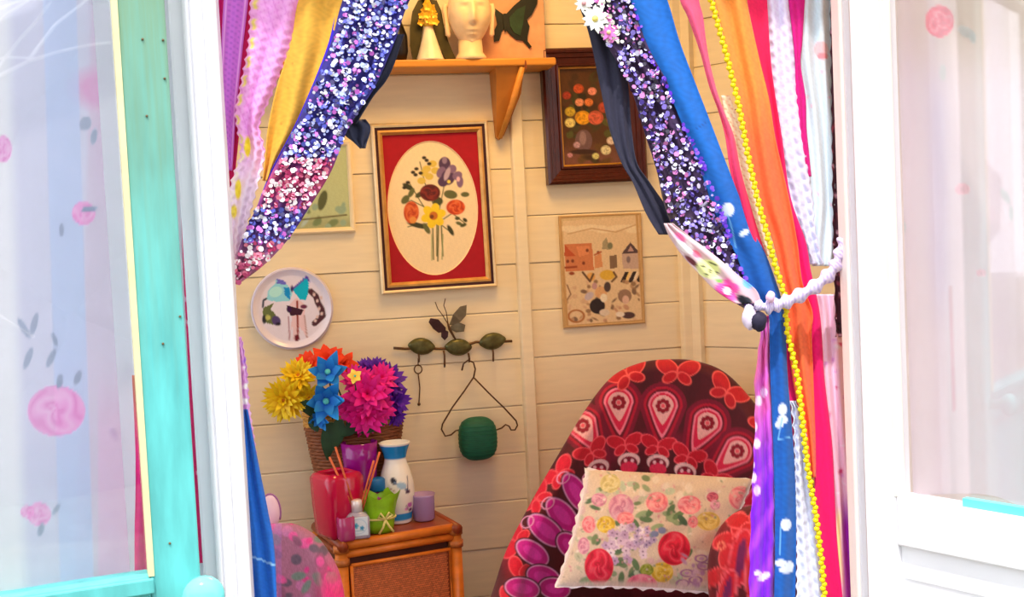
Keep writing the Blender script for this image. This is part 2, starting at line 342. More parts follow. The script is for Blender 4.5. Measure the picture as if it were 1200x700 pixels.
# net curtains pinned behind the panes
def net(name, hinge, along, side, x0, x1, z0, z1, folds, amp, paint, label, opac):
    u = np.array([along[0], along[1], 0]); u /= np.linalg.norm(u); n = np.array([-u[1], u[0], 0])*side
    nx, nz = 260, 300; X, Z = np.meshgrid(np.linspace(x0, x1, nx), np.linspace(z1, z0, nz))
    off = .012+amp+amp*np.sin(X*folds+1.2*np.sin(X*folds*.37)+.25*Z)
    G = np.array([hinge[0], hinge[1], 0])+X[..., None]*u+off[..., None]*n; G[..., 2] = Z
    px, py = proj(G); c = paint(px, py, X, Z)
    return tag(grid(name, G, net_mat(name+'_cloth', opac), cols=c), label, 'curtain')
def paint_l(px, py, X, Z):
    p = Paint(px, py, (214, 216, 242))
    bnd = smoothstep(48, 52, px-py*.03)*(1-smoothstep(88, 91, px-py*.03)); p.mix(smoothstep(104, 112, px-py*.03+py*.06)*.7, (216, 190, 214)); p.ell(118, 105, 34, 24, (236, 140, 200), 10, 14, .8); p.mix(bnd*.8, (186, 208, 248))
    p.mix((1-smoothstep(0, 22, px-py*.03+ 2))*.9, (255, 255, 255)); p.mix(smoothstep(92, 130, px)*(1-smoothstep(140, 300, py))*.5, (214, 150, 200))
    al = np.zeros_like(px)
    q = Paint(px, py, (0, 0, 0))
    def m(fn):
        k = Paint(px, py, (0, 0, 0)); fn(k); return k.c.max(-1)
    rose = [(66, 482, 34, 30), (46, 603, 14, 14), (32, 600, 8, 8), (98, 250, 14, 14), (-40, 300, 30, 30), (4, 175, 10, 16)]
    for cx, cy, rx, ry in rose: p.rose(cx, cy, rx, ry, (246, 170, 224), (232, 130, 200), (250, 205, 238)); al += m(lambda k: k.ell(cx, cy, rx, ry, (255, 255, 255)))*.5
    lv = [(28, 385, 4, 14, -30), (40, 380, 4, 14, 15), (33, 420, 4, 14, 20), (64, 398, 3, 9, -20), (60, 420, 4, 12, 25), (70, 447, 4, 9, 10), (91, 443, 4, 9, 20), (48, 621, 4, 8, 20), (66, 597, 3, 8, 35), (145, 360, 5, 12, 5), (133, 508, 4, 8, -30), (110, 160, 4, 10, 10), (72, 270, 3, 8, 0), (100, 145, 7, 9, 20), (105, 245, 4, 10, 80)]
    for cx, cy, rx, ry, t in lv: p.ell(cx, cy, rx, ry, (150, 165, 190), t); al += m(lambda k: k.ell(cx, cy, rx, ry, (255, 255, 255), t))*.4
    p.mix(smoothstep(112, 118, px)*smoothstep(420, 520, py)*.5, (250, 170, 220))
    al += bnd*.25
    return np.concatenate([p.c, np.clip(al, 0, 1)[..., None]], -1)
net('net_curtain', hl, al, -1, .084, .48, zl-.02, 2.08, 55, .006, paint_l, 'pale blue net curtain with a large pink rose behind the turquoise door pane', .55)
def paint_r(px, py, X, Z):
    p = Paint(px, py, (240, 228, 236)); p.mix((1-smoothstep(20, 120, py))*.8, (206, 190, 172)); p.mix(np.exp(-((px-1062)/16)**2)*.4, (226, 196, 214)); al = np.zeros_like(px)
    def m(fn):
        k = Paint(px, py, (0, 0, 0)); fn(k); return k.c.max(-1)
    for cx, r in ((1090, 9), (1165, 12)): p.mix(np.exp(-((px-cx-py*.02)/r)**2)*.35, (226, 206, 226))
    p.mix(np.exp(-((px-1098-py*.01)/12)**2)*.5*smoothstep(60, 140, py)*(1-smoothstep(300, 420, py)), (206, 200, 238))
    for cx, cy, rx, ry, c in ((1101, 25, 17, 19, (246, 120, 140)), (1052, 345, 9, 22, (250, 170, 215)), (1128, 222, 9, 7, (244, 200, 210)), (1150, 320, 6, 5, (244, 205, 215))):
        p.rose(cx, cy, rx, ry, c, tuple(int(v*.9) for v in c), (252, 200, 214)); al += m(lambda k: k.ell(cx, cy, rx, ry, (255, 255, 255)))*.6
    for cx, cy, rx, ry, t in ((1133, 38, 12, 6, 30), (1105, 85, 4, 10, 0), (1140, 45, 6, 4, 80), (1178, 230, 4, 10, -30), (1058, 268, 4, 8, 10), (1185, 250, 3, 9, 0)):
        p.ell(cx, cy, rx, ry, (200, 204, 204), t); al += m(lambda k: k.ell(cx, cy, rx, ry, (255, 255, 255), t))*.5
    return np.concatenate([p.c, np.clip(al, 0, 1)[..., None]], -1)
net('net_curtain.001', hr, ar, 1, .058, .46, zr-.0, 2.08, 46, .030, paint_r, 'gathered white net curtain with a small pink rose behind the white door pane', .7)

# ================================================================== WALL THINGS
Yw = -.0145
def frame_steps(parent, name, cx, cz, wd, ht, rot, y0, prof, m):
    """mitred frame; prof = [(inset, out), ...] from outer edge inwards"""
    V = []; c, s_ = math.cos(rot), math.sin(rot)
    for ins, out in prof:
        for sx, sz in ((-1, -1), (1, -1), (1, 1), (-1, 1)):
            u, v = sx*(wd/2-ins), sz*(ht/2-ins); V.append((cx+u*c-v*s_, y0-out, cz+u*s_+v*c))
    Fc = [[i*4+k, i*4+(k+1) % 4, (i+1)*4+(k+1) % 4, (i+1)*4+k] for i in range(len(prof)-1) for k in range(4)]
    return raw(name, V, Fc, m, parent)
M_gold = mat('worn_gold_leaf', (214, 160, 88), .35, .2, 40, .2, metal=.45)
M_pgold = mat('pale_gold_edge', (240, 214, 170), .35, .1, 40, .1, metal=.3)
M_darkline = mat('dark_red_brown_line', (66, 26, 22), .4, .2, 30)
# red mat picture
cx, cz, wd, ht, rt = -.2045, 1.6065, .314, .450, .012
pic = empty('framed_picture', (cx, Yw, cz), 'gold framed oval flower bouquet print on a deep red mat', 'picture')
frame_steps(pic, 'outer_frame', cx, cz, wd, ht, rt, Yw, [(0, 0), (0, .018), (.004, .022), (.009, .020), (.009, .012)], M_pgold)
frame_steps(pic, 'dark_band', cx, cz, wd, ht, rt, Yw, [(.009, .010), (.009, .017), (.0165, .016), (.0165, .010)], M_darkline)
frame_steps(pic, 'gold_band', cx, cz, wd, ht, rt, Yw, [(.0165, .008), (.0165, .018), (.022, .019), (.029, .012), (.029, .006)], M_gold)
# mat board with an oval hole
ox, oz = P(507.5, 244, Yw-.008)[0], P(507.5, 244, Yw-.008)[2]; orx, orz = 53*mpp((ox, 0, oz)), 78*mpp((ox, 0, oz))
n = 64; Vm = []; c, s_ = math.cos(rt), math.sin(rt)
for k in range(n):
    t = 2*PI*k/n; Vm.append((ox+orx*math.cos(t), Yw-.007, oz+orz*math.sin(t)))
for k in range(n):
    t = 2*PI*k/n; ux, uz = math.cos(t), math.sin(t); q = 1/max(abs(ux), abs(uz)); u, v = ux*q*(wd/2-.027), uz*q*(ht/2-.027); Vm.append((cx+u*c-v*s_, Yw-.007, cz+u*s_+v*c))
for k in range(n):
    t = 2*PI*k/n; Vm.append((ox+orx*.975*math.cos(t), Yw-.0045, oz+orz*.98*math.sin(t)))
raw('red_mat', Vm[:2*n], [[k, (k+1) % n, n+(k+1) % n, n+k] for k in range(n)], mat('crimson_mat_board', (172, 14, 34), .8, .08, 60), pic)
raw('mat_bevel', Vm[:n]+Vm[2*n:], [[k, (k+1) % n, n+(k+1) % n, n+k] for k in range(n)], mat('cream_mat_bevel', (255, 215, 170), .8, .05, 60), pic)
G = wall_patch(ox, oz, orx*2.02, orz*2.02, 0, Yw-.004, 120, 175); x, y = proj(G)
p = Paint(x, y, (250, 226, 182))
def bouquet(p):
    for a, b in (((512, 262), (512, 300)), ((507, 262), (508, 304)), ((517, 262), (519, 300)), ((514, 258), (513, 306))): p.line([a, b], 1.6, (96, 100, 50))
    p.line([(506, 275), (506, 305)], 1.2, (170, 175, 120)); p.line([(519, 275), (518, 304)], 1.2, (150, 160, 100))
    for q in ([(512, 262), (495, 240), (480, 215)], [(512, 262), (530, 250), (545, 262)], [(512, 250), (498, 215), (492, 190)], [(514, 250), (520, 220), (524, 195)], [(512, 262), (489, 263), (478, 266)], [(515, 262), (528, 272)], [(512, 250), (482, 235), (474, 238)]): p.line(q, 1.2, (90, 96, 50))
    for cx, cy, rx, ry, t in ((489, 264, 12, 3, 15), (478, 219, 3, 7, -60), (482, 226, 3, 6, 30), (475, 234, 4, 6, 40), (500, 268, 7, 3, 60), (528, 270, 7, 2.5, 60), (545, 228, 5, 3, 0), (528, 228, 8, 5, 10), (538, 262, 4, 2, 20), (543, 264, 4, 2, -20), (536, 256, 3, 2, 0), (545, 258, 3, 2, 40), (492, 228, 6, 3, -30), (513, 236, 6, 5, 0)): p.ell(cx, cy, rx, ry, random.choice([(74, 78, 44), (100, 104, 60), (60, 62, 36)]), t)
    for cx, cy in ((497, 203), (503, 207), (494, 212), (507, 192), (500, 198), (510, 200)): p.ell(cx, cy, 5, 4, (226, 196, 84))
    for cx, cy in ((497, 185), (503, 192), (484, 202), (493, 203), (488, 198), (500, 188), (487, 205), (478, 214), (474, 220)): p.ell(cx, cy, 2.6, 2, (50, 44, 34))
    for cx, cy, rx, ry, t in ((521, 192, 7, 8, 0), (517, 202, 5, 7, 30), (525, 208, 8, 9, 10), (536, 206, 6, 5, -30), (539, 213, 4, 7, 0), (519, 213, 6, 6, 0), (530, 198, 5, 5, 0)): p.ell(cx, cy, rx, ry, random.choice([(104, 74, 110), (134, 104, 140), (82, 56, 92)]), t)
    p.ell(524, 204, 3, 8, (196, 170, 190), 20); p.ell(521, 188, 3, 4, (150, 124, 150)); p.ell(537, 210, 2, 3, (240, 190, 200)); p.ell(526, 213, 2, 2, (250, 220, 90))
    p.rose(504, 226, 12, 10, (112, 30, 28), (64, 16, 24), (170, 60, 44)); p.rose(482, 249, 9, 13, (216, 92, 40), (176, 52, 30), (240, 140, 80)); p.rose(534, 243, 11, 9, (222, 84, 36), (170, 44, 26), (244, 150, 90))
    p.flower(508, 253, 15, 6, (248, 214, 40), (206, 116, 36), .3, .33); p.ell(506, 254, 2.4, 2.4, (120, 60, 30)); p.ell(484, 258, 4, 4, (232, 150, 70))
bouquet(p); p.noise(.05)
d = np.sqrt(((G[..., 0]-ox)/orx)**2+((G[..., 2]-oz)/orz)**2)
grid('bouquet_print', G, VC(.7), pic, p.c, smooth=False)
tag(pic)
# dark framed painting
sc0 = mpp((.25, 0, 1.8)); cx, cz, wd, ht, rt = .2475, 1.838, .283, .368, .010
pic = empty('framed_picture', (cx, Yw, cz), 'still life flower painting in a wide dark brown frame at top right', 'picture')
M_df = mat('dark_mahogany_frame', (74, 26, 16), .3, .3, 30, .2, stretch=(4, 4, 1))
frame_steps(pic, 'outer_frame', cx, cz, wd, ht, rt, Yw, [(0, 0), (0, .03), (.006, .036), (.012, .034), (.014, .029), (.024, .026), (.026, .022), (.040, .018), (.042, .022), (.047, .021), (.049, .008)], M_df)
frame_steps(pic, 'gold_slip', cx, cz, wd, ht, rt, Yw, [(.049, .006), (.049, .011), (.0535, .009), (.0535, .004)], mat('dull_gold_slip', (196, 140, 60), .35, .2, 40, .1, metal=.4))
G = wall_patch(cx, cz, wd-.106, ht-.106, rt, Yw-.0045, 100, 125); x, y = proj(G)
p = Paint(x, y, (84, 52, 26)); p.mix(smoothstep(160, 190, y)*.5, (150, 96, 84)); p.blotch(40, (658, 86, 738, 190), 9, [(66, 44, 22), (100, 70, 34), (70, 60, 30)], .4)
p.blotch(30, (664, 112, 724, 165), 6, [(60, 66, 30), (84, 84, 40), (44, 40, 20)], .8)
p.ell(684, 165, 10, 13, (112, 84, 84)); p.ell(683, 162, 4, 8, (150, 120, 120)); p.ell(684, 178, 16, 3, (60, 36, 24))
for cx_, cy_, r_2, c1 in ((683, 138, 9, (232, 160, 30)), (698, 138, 9, (206, 96, 70)), (668, 144, 6, (236, 214, 130)), (668, 131, 6, (204, 170, 50)), (694, 107, 5, (230, 140, 120)), (678, 104, 6, (190, 80, 40)), (679, 120, 5, (226, 146, 110)), (708, 126, 7, (176, 72, 48)), (664, 112, 5, (168, 60, 40)), (710, 176, 6, (220, 206, 160)), (698, 183, 4, (214, 206, 130)), (722, 120, 6, (200, 110, 90)), (676, 170, 4, (190, 150, 160)), (690, 120, 5, (214, 120, 60)), (718, 140, 7, (190, 90, 60)), (716, 165, 5, (226, 200, 180)), (668, 182, 3, (200, 140, 150))):
    p.rose(cx_, cy_, r_2, r_2*.9, c1, tuple(int(v*.7) for v in c1), tuple(min(255, int(v*1.2)) for v in c1))
p.noise(.15)
grid('flower_painting', G, mat('varnished_print', None, .35, .06, 90, .15), pic, p.c, smooth=False)
# unframed town scene tapestry
A, B, C_, D_ = P(652, 255, Yw), P(748, 248, Yw), P(757, 377, Yw), P(662, 386, Yw)
cx, cz = (A+B+C_+D_)[[0, 2]]/4; wd = (np.linalg.norm(B-A)+np.linalg.norm(C_-D_))/2; ht = (np.linalg.norm(D_-A)+np.linalg.norm(C_-B))/2
tp = empty('needlework_picture', (cx, Yw, cz), 'small unframed beige needlework of a village with donkeys, right of the batten', 'picture')
G = wall_patch(cx, cz, wd, ht, -.002, Yw-.008, 125, 165); x, y = proj(G)
fr2 = lambda u, v: (640+u/4.667, 240+v/4.667)
p = Paint(x, y, (214, 184, 136)); p.poly([fr2(90, 90), fr2(505, 60), fr2(545, 640), fr2(115, 665)], (226, 196, 154))
for k in range(8): p.ell(*fr2(110+55*k, 130+10*math.sin(k*2)), 12, 3, (236, 214, 176), -6)
p.line([fr2(120, 160), fr2(250, 130), fr2(380, 150), fr2(490, 110)], 1.5, (202, 162, 118))
p.poly([fr2(100, 215), fr2(250, 210), fr2(262, 360), fr2(105, 365)], (206, 124, 78)); p.poly([fr2(100, 220), fr2(165, 282), fr2(100, 282)], (190, 84, 48))
p.poly([fr2(165, 230), fr2(235, 225), fr2(235, 270), fr2(180, 285)], (222, 140, 92)); p.line([fr2(102, 345), fr2(165, 340)], 2.4, (150, 62, 34)); p.ell(*fr2(140, 376), 3.4, 2, (150, 66, 36))
for u, v in ((118, 310), (145, 308), (205, 320), (225, 250), (285, 262)): p.ell(*fr2(u, v), 1.8, 2, (120, 54, 34))
p.poly([fr2(262, 285), fr2(300, 265), fr2(310, 340), fr2(265, 350)], (216, 146, 96)); p.line([fr2(265, 275), fr2(300, 258)], 2, (180, 90, 50))
p.poly([fr2(310, 200), fr2(330, 180), fr2(350, 245), fr2(305, 245)], (164, 150, 116)); p.ell(*fr2(350, 225), 3, 4, (120, 120, 90))
p.poly([fr2(345, 280), fr2(385, 275), fr2(390, 345), fr2(350, 350)], (128, 100, 76)); p.poly([fr2(415, 265), fr2(510, 262), fr2(512, 350), fr2(420, 350)], (196, 166, 150))
p.poly([fr2(412, 270), fr2(460, 205), fr2(512, 262)], (84, 62, 66)); p.poly([fr2(445, 258), fr2(462, 225), fr2(482, 256)], (190, 150, 140)); p.ell(*fr2(450, 300), 2.4, 4, (130, 110, 110))
p.ell(*fr2(335, 385), 9, 6, (222, 178, 62)); p.ell(*fr2(245, 395), 5, 5, (228, 170, 90)); p.line([fr2(200, 370), fr2(240, 420), fr2(258, 380)], 2.5, (100, 70, 50)); p.line([fr2(370, 370), fr2(385, 395), fr2(360, 420)], 2.5, (110, 80, 50))
for k in range(3):
    u = 405+42*k; p.poly([fr2(u, 425), fr2(u+24, 425), fr2(u+50, 365), fr2(u+26, 368)], (44, 26, 24)); p.poly([fr2(u+24, 425), fr2(u+36, 425), fr2(u+58, 368), fr2(u+48, 366)], (244, 206, 120) if k == 0 else (240, 220, 190))
p.blotch(60, (664, 330, 750, 378), 3.6, [(150, 116, 86), (186, 146, 108), (128, 100, 80), (214, 176, 140), (200, 150, 120)], .8)
p.ell(*fr2(280, 555), 9, 9, (40, 28, 32), 20); p.ell(*fr2(300, 480), 7, 7, (222, 170, 120)); p.ell(*fr2(315, 510), 4, 5, (240, 226, 200)); p.ell(*fr2(335, 450), 4, 6, (76, 58, 58)); p.ell(*fr2(265, 445), 3, 4, (196, 150, 150)); p.ell(*fr2(235, 500), 6, 4, (196, 180, 190), -40)
p.ell(*fr2(430, 500), 8, 8, (150, 118, 96)); p.ell(*fr2(435, 520), 4, 5, (220, 180, 160)); p.ell(*fr2(450, 605), 8, 4, (80, 54, 56)); p.ell(*fr2(405, 600), 5, 3, (236, 222, 206)); p.ell(*fr2(320, 590), 6, 4, (222, 204, 184)); p.ring(*fr2(165, 610), 9, 7, 2, (176, 110, 60)); p.line([fr2(115, 440), fr2(135, 490), fr2(115, 520)], 1.6, (140, 100, 70))
for (a, b) in (((656, 255), (746, 249)), ((656, 255), (665, 383)), ((746, 250), (754, 376)), ((665, 383), (754, 376))): p.line([a, b], 3, (196, 152, 96))
p.noise(.10, 1.3)
grid('embroidered_cloth', G, VC(.9), tp, p.c, smooth=False)
frame_steps(tp, 'backing_board', cx, cz, wd, ht, -.002, Yw, [(0, 0), (0, .008), (.003, .0095), (.006, .008)], mat('brown_edge_tape', (198, 158, 104), .8, .1, 50))
# green picture, half hidden
A = P(411, 165, Yw); B = P(411, 272, Yw); L_ = P(330, 272, Yw)
cx, cz, wd, ht = (A[0]+L_[0])/2, 1.67, A[0]-L_[0], 2*(1.67-B[2])
gp = empty('framed_picture', (cx, Yw, cz), 'pale green picture in a thin cream frame, mostly hidden by the left curtain', 'picture')
frame_steps(gp, 'outer_frame', cx, cz, wd, ht, 0, Yw, [(0, 0), (0, .012), (.004, .015), (.010, .013), (.014, .006)], mat('cream_frame', (244, 222, 180), .5, .05, 20))
G = wall_patch(cx, cz, wd-.026, ht-.026, 0, Yw-.006, 70, 90); x, y = proj(G)
p = Paint(x, y, (190, 200, 150)); p.mix(smoothstep(250, 262, y)*.6, (150, 150, 110)); p.ell(378, 235, 5, 12, (90, 96, 60), 15); p.blotch(14, (340, 240, 408, 266), 7, [(150, 176, 150), (120, 140, 96), (180, 200, 190)], .6); p.line([(350, 258), (406, 252)], 2, (110, 106, 70)); p.noise(.05)
grid('landscape_print', G, VC(.7), gp, p.c, smooth=False)
# round butterfly plate
pc = P(342.5, 361.5, Yw); R = 47.5*mpp(pc)
pt = empty('wall_plate', pc, 'round white plate with blue and brown butterflies above the yellow flowers', 'plate')
nr, na = 60, 120; rr = np.linspace(0, 1, nr)[:, None]; tt = np.linspace(0, 2*PI, na, endpoint=False)[None]
X = pc[0]+R*rr*np.cos(tt)*np.ones_like(tt); Zz = pc[2]+R*1.02*rr*np.sin(tt); H = np.interp(rr, [0, .8, .86, .95, 1], [.006, .006, .009, .016, .008])*np.ones_like(tt)
G = np.stack([X, Yw-H, Zz], -1); x, y = proj(G)
q_ = lambda u, v: (290+u/6.664, 310+v/6.664)
p = Paint(x, y, (236, 230, 248))
p.poly([q_(u, v) for u, v in ((345, 200), (300, 150), (225, 112), (215, 150), (160, 205), (150, 280), (235, 292), (330, 285), (350, 230))], (150, 226, 246))
p.poly([q_(u, v) for u, v in ((225, 112), (285, 125), (310, 160), (230, 150))], (110, 110, 214)); p.poly([q_(u, v) for u, v in ((285, 180), (330, 180), (335, 280), (290, 240))], (20, 150, 226))
p.ell(*q_(220, 215), 8, 6, (186, 246, 246), -20); p.poly([q_(u, v) for u, v in ((350, 195), (450, 95), (480, 110), (476, 225), (455, 280), (410, 275))], (10, 190, 226)); p.line([q_(350, 195), q_(465, 95), q_(480, 130)], 2, (90, 70, 190)); p.ell(*q_(348, 190), 1.6, 4, (60, 40, 110))
p.poly([q_(u, v) for u, v in ((340, 300), (385, 260), (455, 320), (440, 420), (470, 570), (400, 480), (385, 600), (360, 590), (350, 480), (320, 590), (350, 420), (320, 330))], (238, 208, 218))
p.line([q_(388, 290), q_(395, 590)], 2.4, (150, 60, 50)); p.poly([q_(u, v) for u, v in ((305, 320), (345, 330), (440, 355), (420, 395), (335, 400))], (66, 30, 46)); p.ell(*q_(385, 575), 3, 4, (110, 30, 40)); p.ell(*q_(440, 330), 4, 2.4, (110, 50, 80)); p.line([q_(320, 410), q_(330, 590)], 1.6, (180, 140, 160)); p.line([q_(445, 400), q_(465, 570)], 1.6, (190, 150, 150)); p.ell(*q_(325, 350), 3, 4, (60, 20, 70))
p.line([q_(120, 330), q_(125, 280), q_(145, 270)], 2.4, (50, 60, 80)); p.poly([q_(u, v) for u, v in ((120, 340), (210, 300), (180, 350), (215, 385), (255, 470), (190, 470), (120, 450))], (104, 118, 66)); p.ell(*q_(225, 440), 5, 6, (84, 66, 120), -30); p.ell(*q_(130, 430), 2.4, 5, (44, 44, 50)); p.ell(*q_(160, 415), 3, 3, (196, 200, 110)); p.ell(*q_(240, 465), 3, 2, (40, 30, 50))
p.line([q_(495, 212), q_(535, 250), q_(550, 300), q_(580, 350), q_(590, 400), q_(525, 460)], 7, (84, 48, 56))
for u, v in ((520, 235), (545, 285), (575, 260), (560, 345), (580, 385), (545, 410), (530, 440)): p.ell(*q_(u, v), 1.6, 2, (226, 200, 200))
p.ring(342.5, 361.5, 47, 47, 1.2, (190, 180, 210)); p.noise(.02)
grid('plate_front', G, mat('glazed_china', None, .2, .03, 60, .02), pt, p.c, close_u=True)
lathe_b = [(pc[0]+R*math.cos(t), Yw-h, pc[2]+R*1.02*math.sin(t)) for h in (0, .008) for t in np.linspace(0, 2*PI, 48, endpoint=False)]
raw('rim', lathe_b, [[k, (k+1) % 48, 48+(k+1) % 48, 48+k] for k in range(48)], mat('china_white', (240, 236, 246), .2), pt)

# shelf with bracket
Ysh = -.135
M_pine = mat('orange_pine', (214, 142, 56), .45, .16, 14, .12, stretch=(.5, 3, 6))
e0, e1 = P(440, 78, Ysh), P(652, 74, Ysh)
zt, zbm = P(560, 68.5, Ysh)[2], P(560, 77.5, Ysh)[2]
sh = empty('wall_shelf', (e1[0], Yw, zbm), 'short orange pine shelf on the back wall above the red picture', 'shelf')
box('shelf_board', (-.62, Ysh, zbm), (e1[0], Yw, zt), M_pine, sh, bevel=.004)
kb = MB(); kn = P(616, 75.5, Ysh-.0006)
kb.add([(kn[0]+math.cos(t)*.0028, kn[1], kn[2]+math.sin(t)*.012) for t in np.linspace(0, 2*PI, 12, endpoint=False)], [list(range(12))]); kb.build('knot', mat('dark_knot', (130, 60, 24), .5), sh)
for dx in (0, -.50):
    pts = [(577, 0), (609, 0), (607, 112), (592, 158), (587, 163), (583, 160), (580, 130)]
    Vf, Vb = [], []
    for px, py in pts:
        q = P(px, py, -.05); zz = zbm if py == 0 else q[2]; dep = .02+.085*max(0, min(1, (zz-1.80)/(zbm-1.80)))**.8
        if py == 0: q = P(px, 86, -.06)
        Vf.append((q[0]+dx, Yw-dep, zz)); Vb.append((q[0]+dx, Yw, zz))
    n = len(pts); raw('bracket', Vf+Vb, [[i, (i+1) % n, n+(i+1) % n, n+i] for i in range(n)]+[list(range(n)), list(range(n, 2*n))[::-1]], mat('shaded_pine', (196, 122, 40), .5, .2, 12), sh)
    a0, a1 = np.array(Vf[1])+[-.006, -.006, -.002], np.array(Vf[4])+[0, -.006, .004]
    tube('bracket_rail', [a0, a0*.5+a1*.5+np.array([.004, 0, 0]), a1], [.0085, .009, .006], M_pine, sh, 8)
# things on the shelf
def head_bust():
    Yh = -.105; b = P(552, 66, Yh); b[2] = zt; k = mpp(b); cx_, cy_ = P(550, 20, Yh)[0], Yh
    e = empty('head_bust', (cx_, cy_, zt), 'pale stone head ornament with a calm face in the middle of the shelf', 'ornament')
    M_st = mat('warm_pale_stone', (240, 208, 166), .4, .1, 40, .15)
    zc = P(550, 16, Yh)[2]; nv, nu = 70, 90; ph = np.linspace(0, PI, nv)[:, None]; th = np.linspace(0, 2*PI, nu, endpoint=False)[None]
    rx, ry, rz = 25.5*k, 27*k, 40*k
    X = np.sin(ph)*np.sin(th); Y = -np.sin(ph)*np.cos(th); Z = np.cos(ph)*np.ones_like(th)
    tp_ = np.where(Z < 0, 1-.34*(-Z)**1.7, 1.0); x = X*rx*tp_; y_ = Y*ry*tp_; z = Z*rz
    fr = smoothstep(0, .5, -Y); g = lambda cx2, cz2, sx, sz: np.exp(-((X-cx2)/sx)**2-((Z-cz2)/sz)**2)
    disp = 7.5*np.exp(-(X/.13)**2)*smoothstep(.22, -.28, Z)*smoothstep(-.42, -.34, Z)+2.2*g(0, .1, .14, .25)
    disp += -2.6*(g(-.36, .06, .2, .09)+g(.36, .06, .2, .09))+1.5*(g(-.36, .03, .15, .05)+g(.36, .03, .15, .05))+1.6*(g(-.38, .22, .28, .06)+g(.38, .22, .28, .06))
    disp += 2.6*g(0, -.55, .24, .05)+2.4*g(0, -.66, .19, .05)-1.6*g(0, -.605, .26, .018)+2.2*g(0, -.88, .2, .08)-1.4*g(0, -.76, .2, .05)+1.2*(g(-.5, -.3, .2, .2)+g(.5, -.3, .2, .2))
    y_ = y_-disp*k*fr
    hair = smoothstep(.42, .5, Z-.12*(1-np.abs(X))); x = x*(1+.06*hair); y_ = y_*(1+.06*hair)
    G = np.stack([cx_+x, cy_+y_, zc+z], -1); grid('head', G, M_st, e, close_u=True)
    lathe('neck', (cx_, cy_+.006, zt), [(19*k, 0), (18*k, 4*k), (14.5*k, 9*k), (14*k, 24*k)], M_st, e)
    for s2 in (-1, 1):
        m = MB(); c0 = np.array([cx_+s2*26*k, cy_+.004, zc-2*k])
        m.tube([c0+np.array([s2*a*k, 0, b2*k]) for a, b2 in ((-2, 11), (1.5, 12), (2.5, 6), (1.5, -2), (0.5, -12), (0, -22), (-2, -24))], [3*k, 3.4*k, 3.2*k, 2.8*k, 3*k, 3.2*k, 1.5*k], 10); m.build('ear', M_st, e)
head_bust()
def angel():
    Yh = -.10; b = P(504, 67, Yh); k = mpp(b); cx_ = b[0]
    e = empty('angel_figurine', (cx_, Yh, zt), 'small angel figure with white skirt, gold flowers and dark drooping wings', 'ornament')
    lathe('skirt', (cx_, Yh, zt), [(17*k, 0), (16*k, 2*k), (11*k, 18*k), (6.5*k, 34*k), (4*k, 44*k)], mat('white_porcelain', (236, 220, 190), .3), e)
    m = MB(); MG = mat('antique_gold', (244, 180, 40), .3, .25, 60, .3, metal=.15)
    for i in range(16):
        c0 = np.array([cx_+random.uniform(-10, 10)*k, Yh-.012+random.uniform(-.01, .008), zt+random.uniform(44, 66)*k])
        for j in range(5):
            t = 2*PI*j/5+i; d = np.array([math.cos(t), -.35, math.sin(t)]); o = np.array([-math.sin(t), 0, math.cos(t)]); r = 4.6*k
            m.add([c0, c0+d*r*.6+o*r*.4, c0+d*r, c0+d*r*.6-o*r*.4], [[0, 1, 2, 3]])
    m.build('gold_flowers', MG, e); lathe('torso', (cx_, Yh, zt+38*k), [(4*k, 0), (6*k, 4*k), (6.5*k, 18*k), (4*k, 30*k), (2.5*k, 34*k)], MG, e, 14)
    lathe('head', (cx_, Yh, zt+70*k), [(1*k, 0), (5*k, 3*k), (6.5*k, 8*k), (5*k, 14*k), (1*k, 17*k)], mat('white_porcelain', (236, 220, 190), .3), e, 16)
    for s2, sw in ((-1, 1.0), (1, .9)):
        L = [(-2, 74), (-10, 72), (-17, 60), (-21, 40), (-22, 20), (-19, 2), (-12, 0), (-9.5, 14), (-8, 30), (-5, 44), (-2, 54)] if s2 < 0 else [(2, 74), (12, 72), (17, 60), (19, 42), (24, 22), (31, 4), (25, 0), (19, 4), (12, 18), (8, 36), (4, 52)]
        n = len(L); V = [(cx_+a*k, Yh+.012+d2, zt+b2*k) for d2 in (0, .010) for a, b2 in L]
        raw('wing', V, [[i, (i+1) % n, n+(i+1) % n, n+i] for i in range(n)]+[list(range(n))[::-1], list(range(n, 2*n))], mat('dark_bronze_green', (66, 58, 22), .4, .3, 30, .3, metal=.3), e)
angel()
def dark_box():
    Yh = -.09; b = P(465, 60, Yh); k = mpp(b)
    e = tag(lathe('dark_vase', (b[0]-.004, Yh, zt), [(12*k, 0), (15*k, 12*k), (15*k, 30*k), (9*k, 48*k), (6*k, 60*k), (9*k, 70*k)], mat('black_glaze', (24, 16, 18), .3, .3, 30)), 'black vase at the left end of the shelf beside the curtain edge', 'vase')
dark_box()
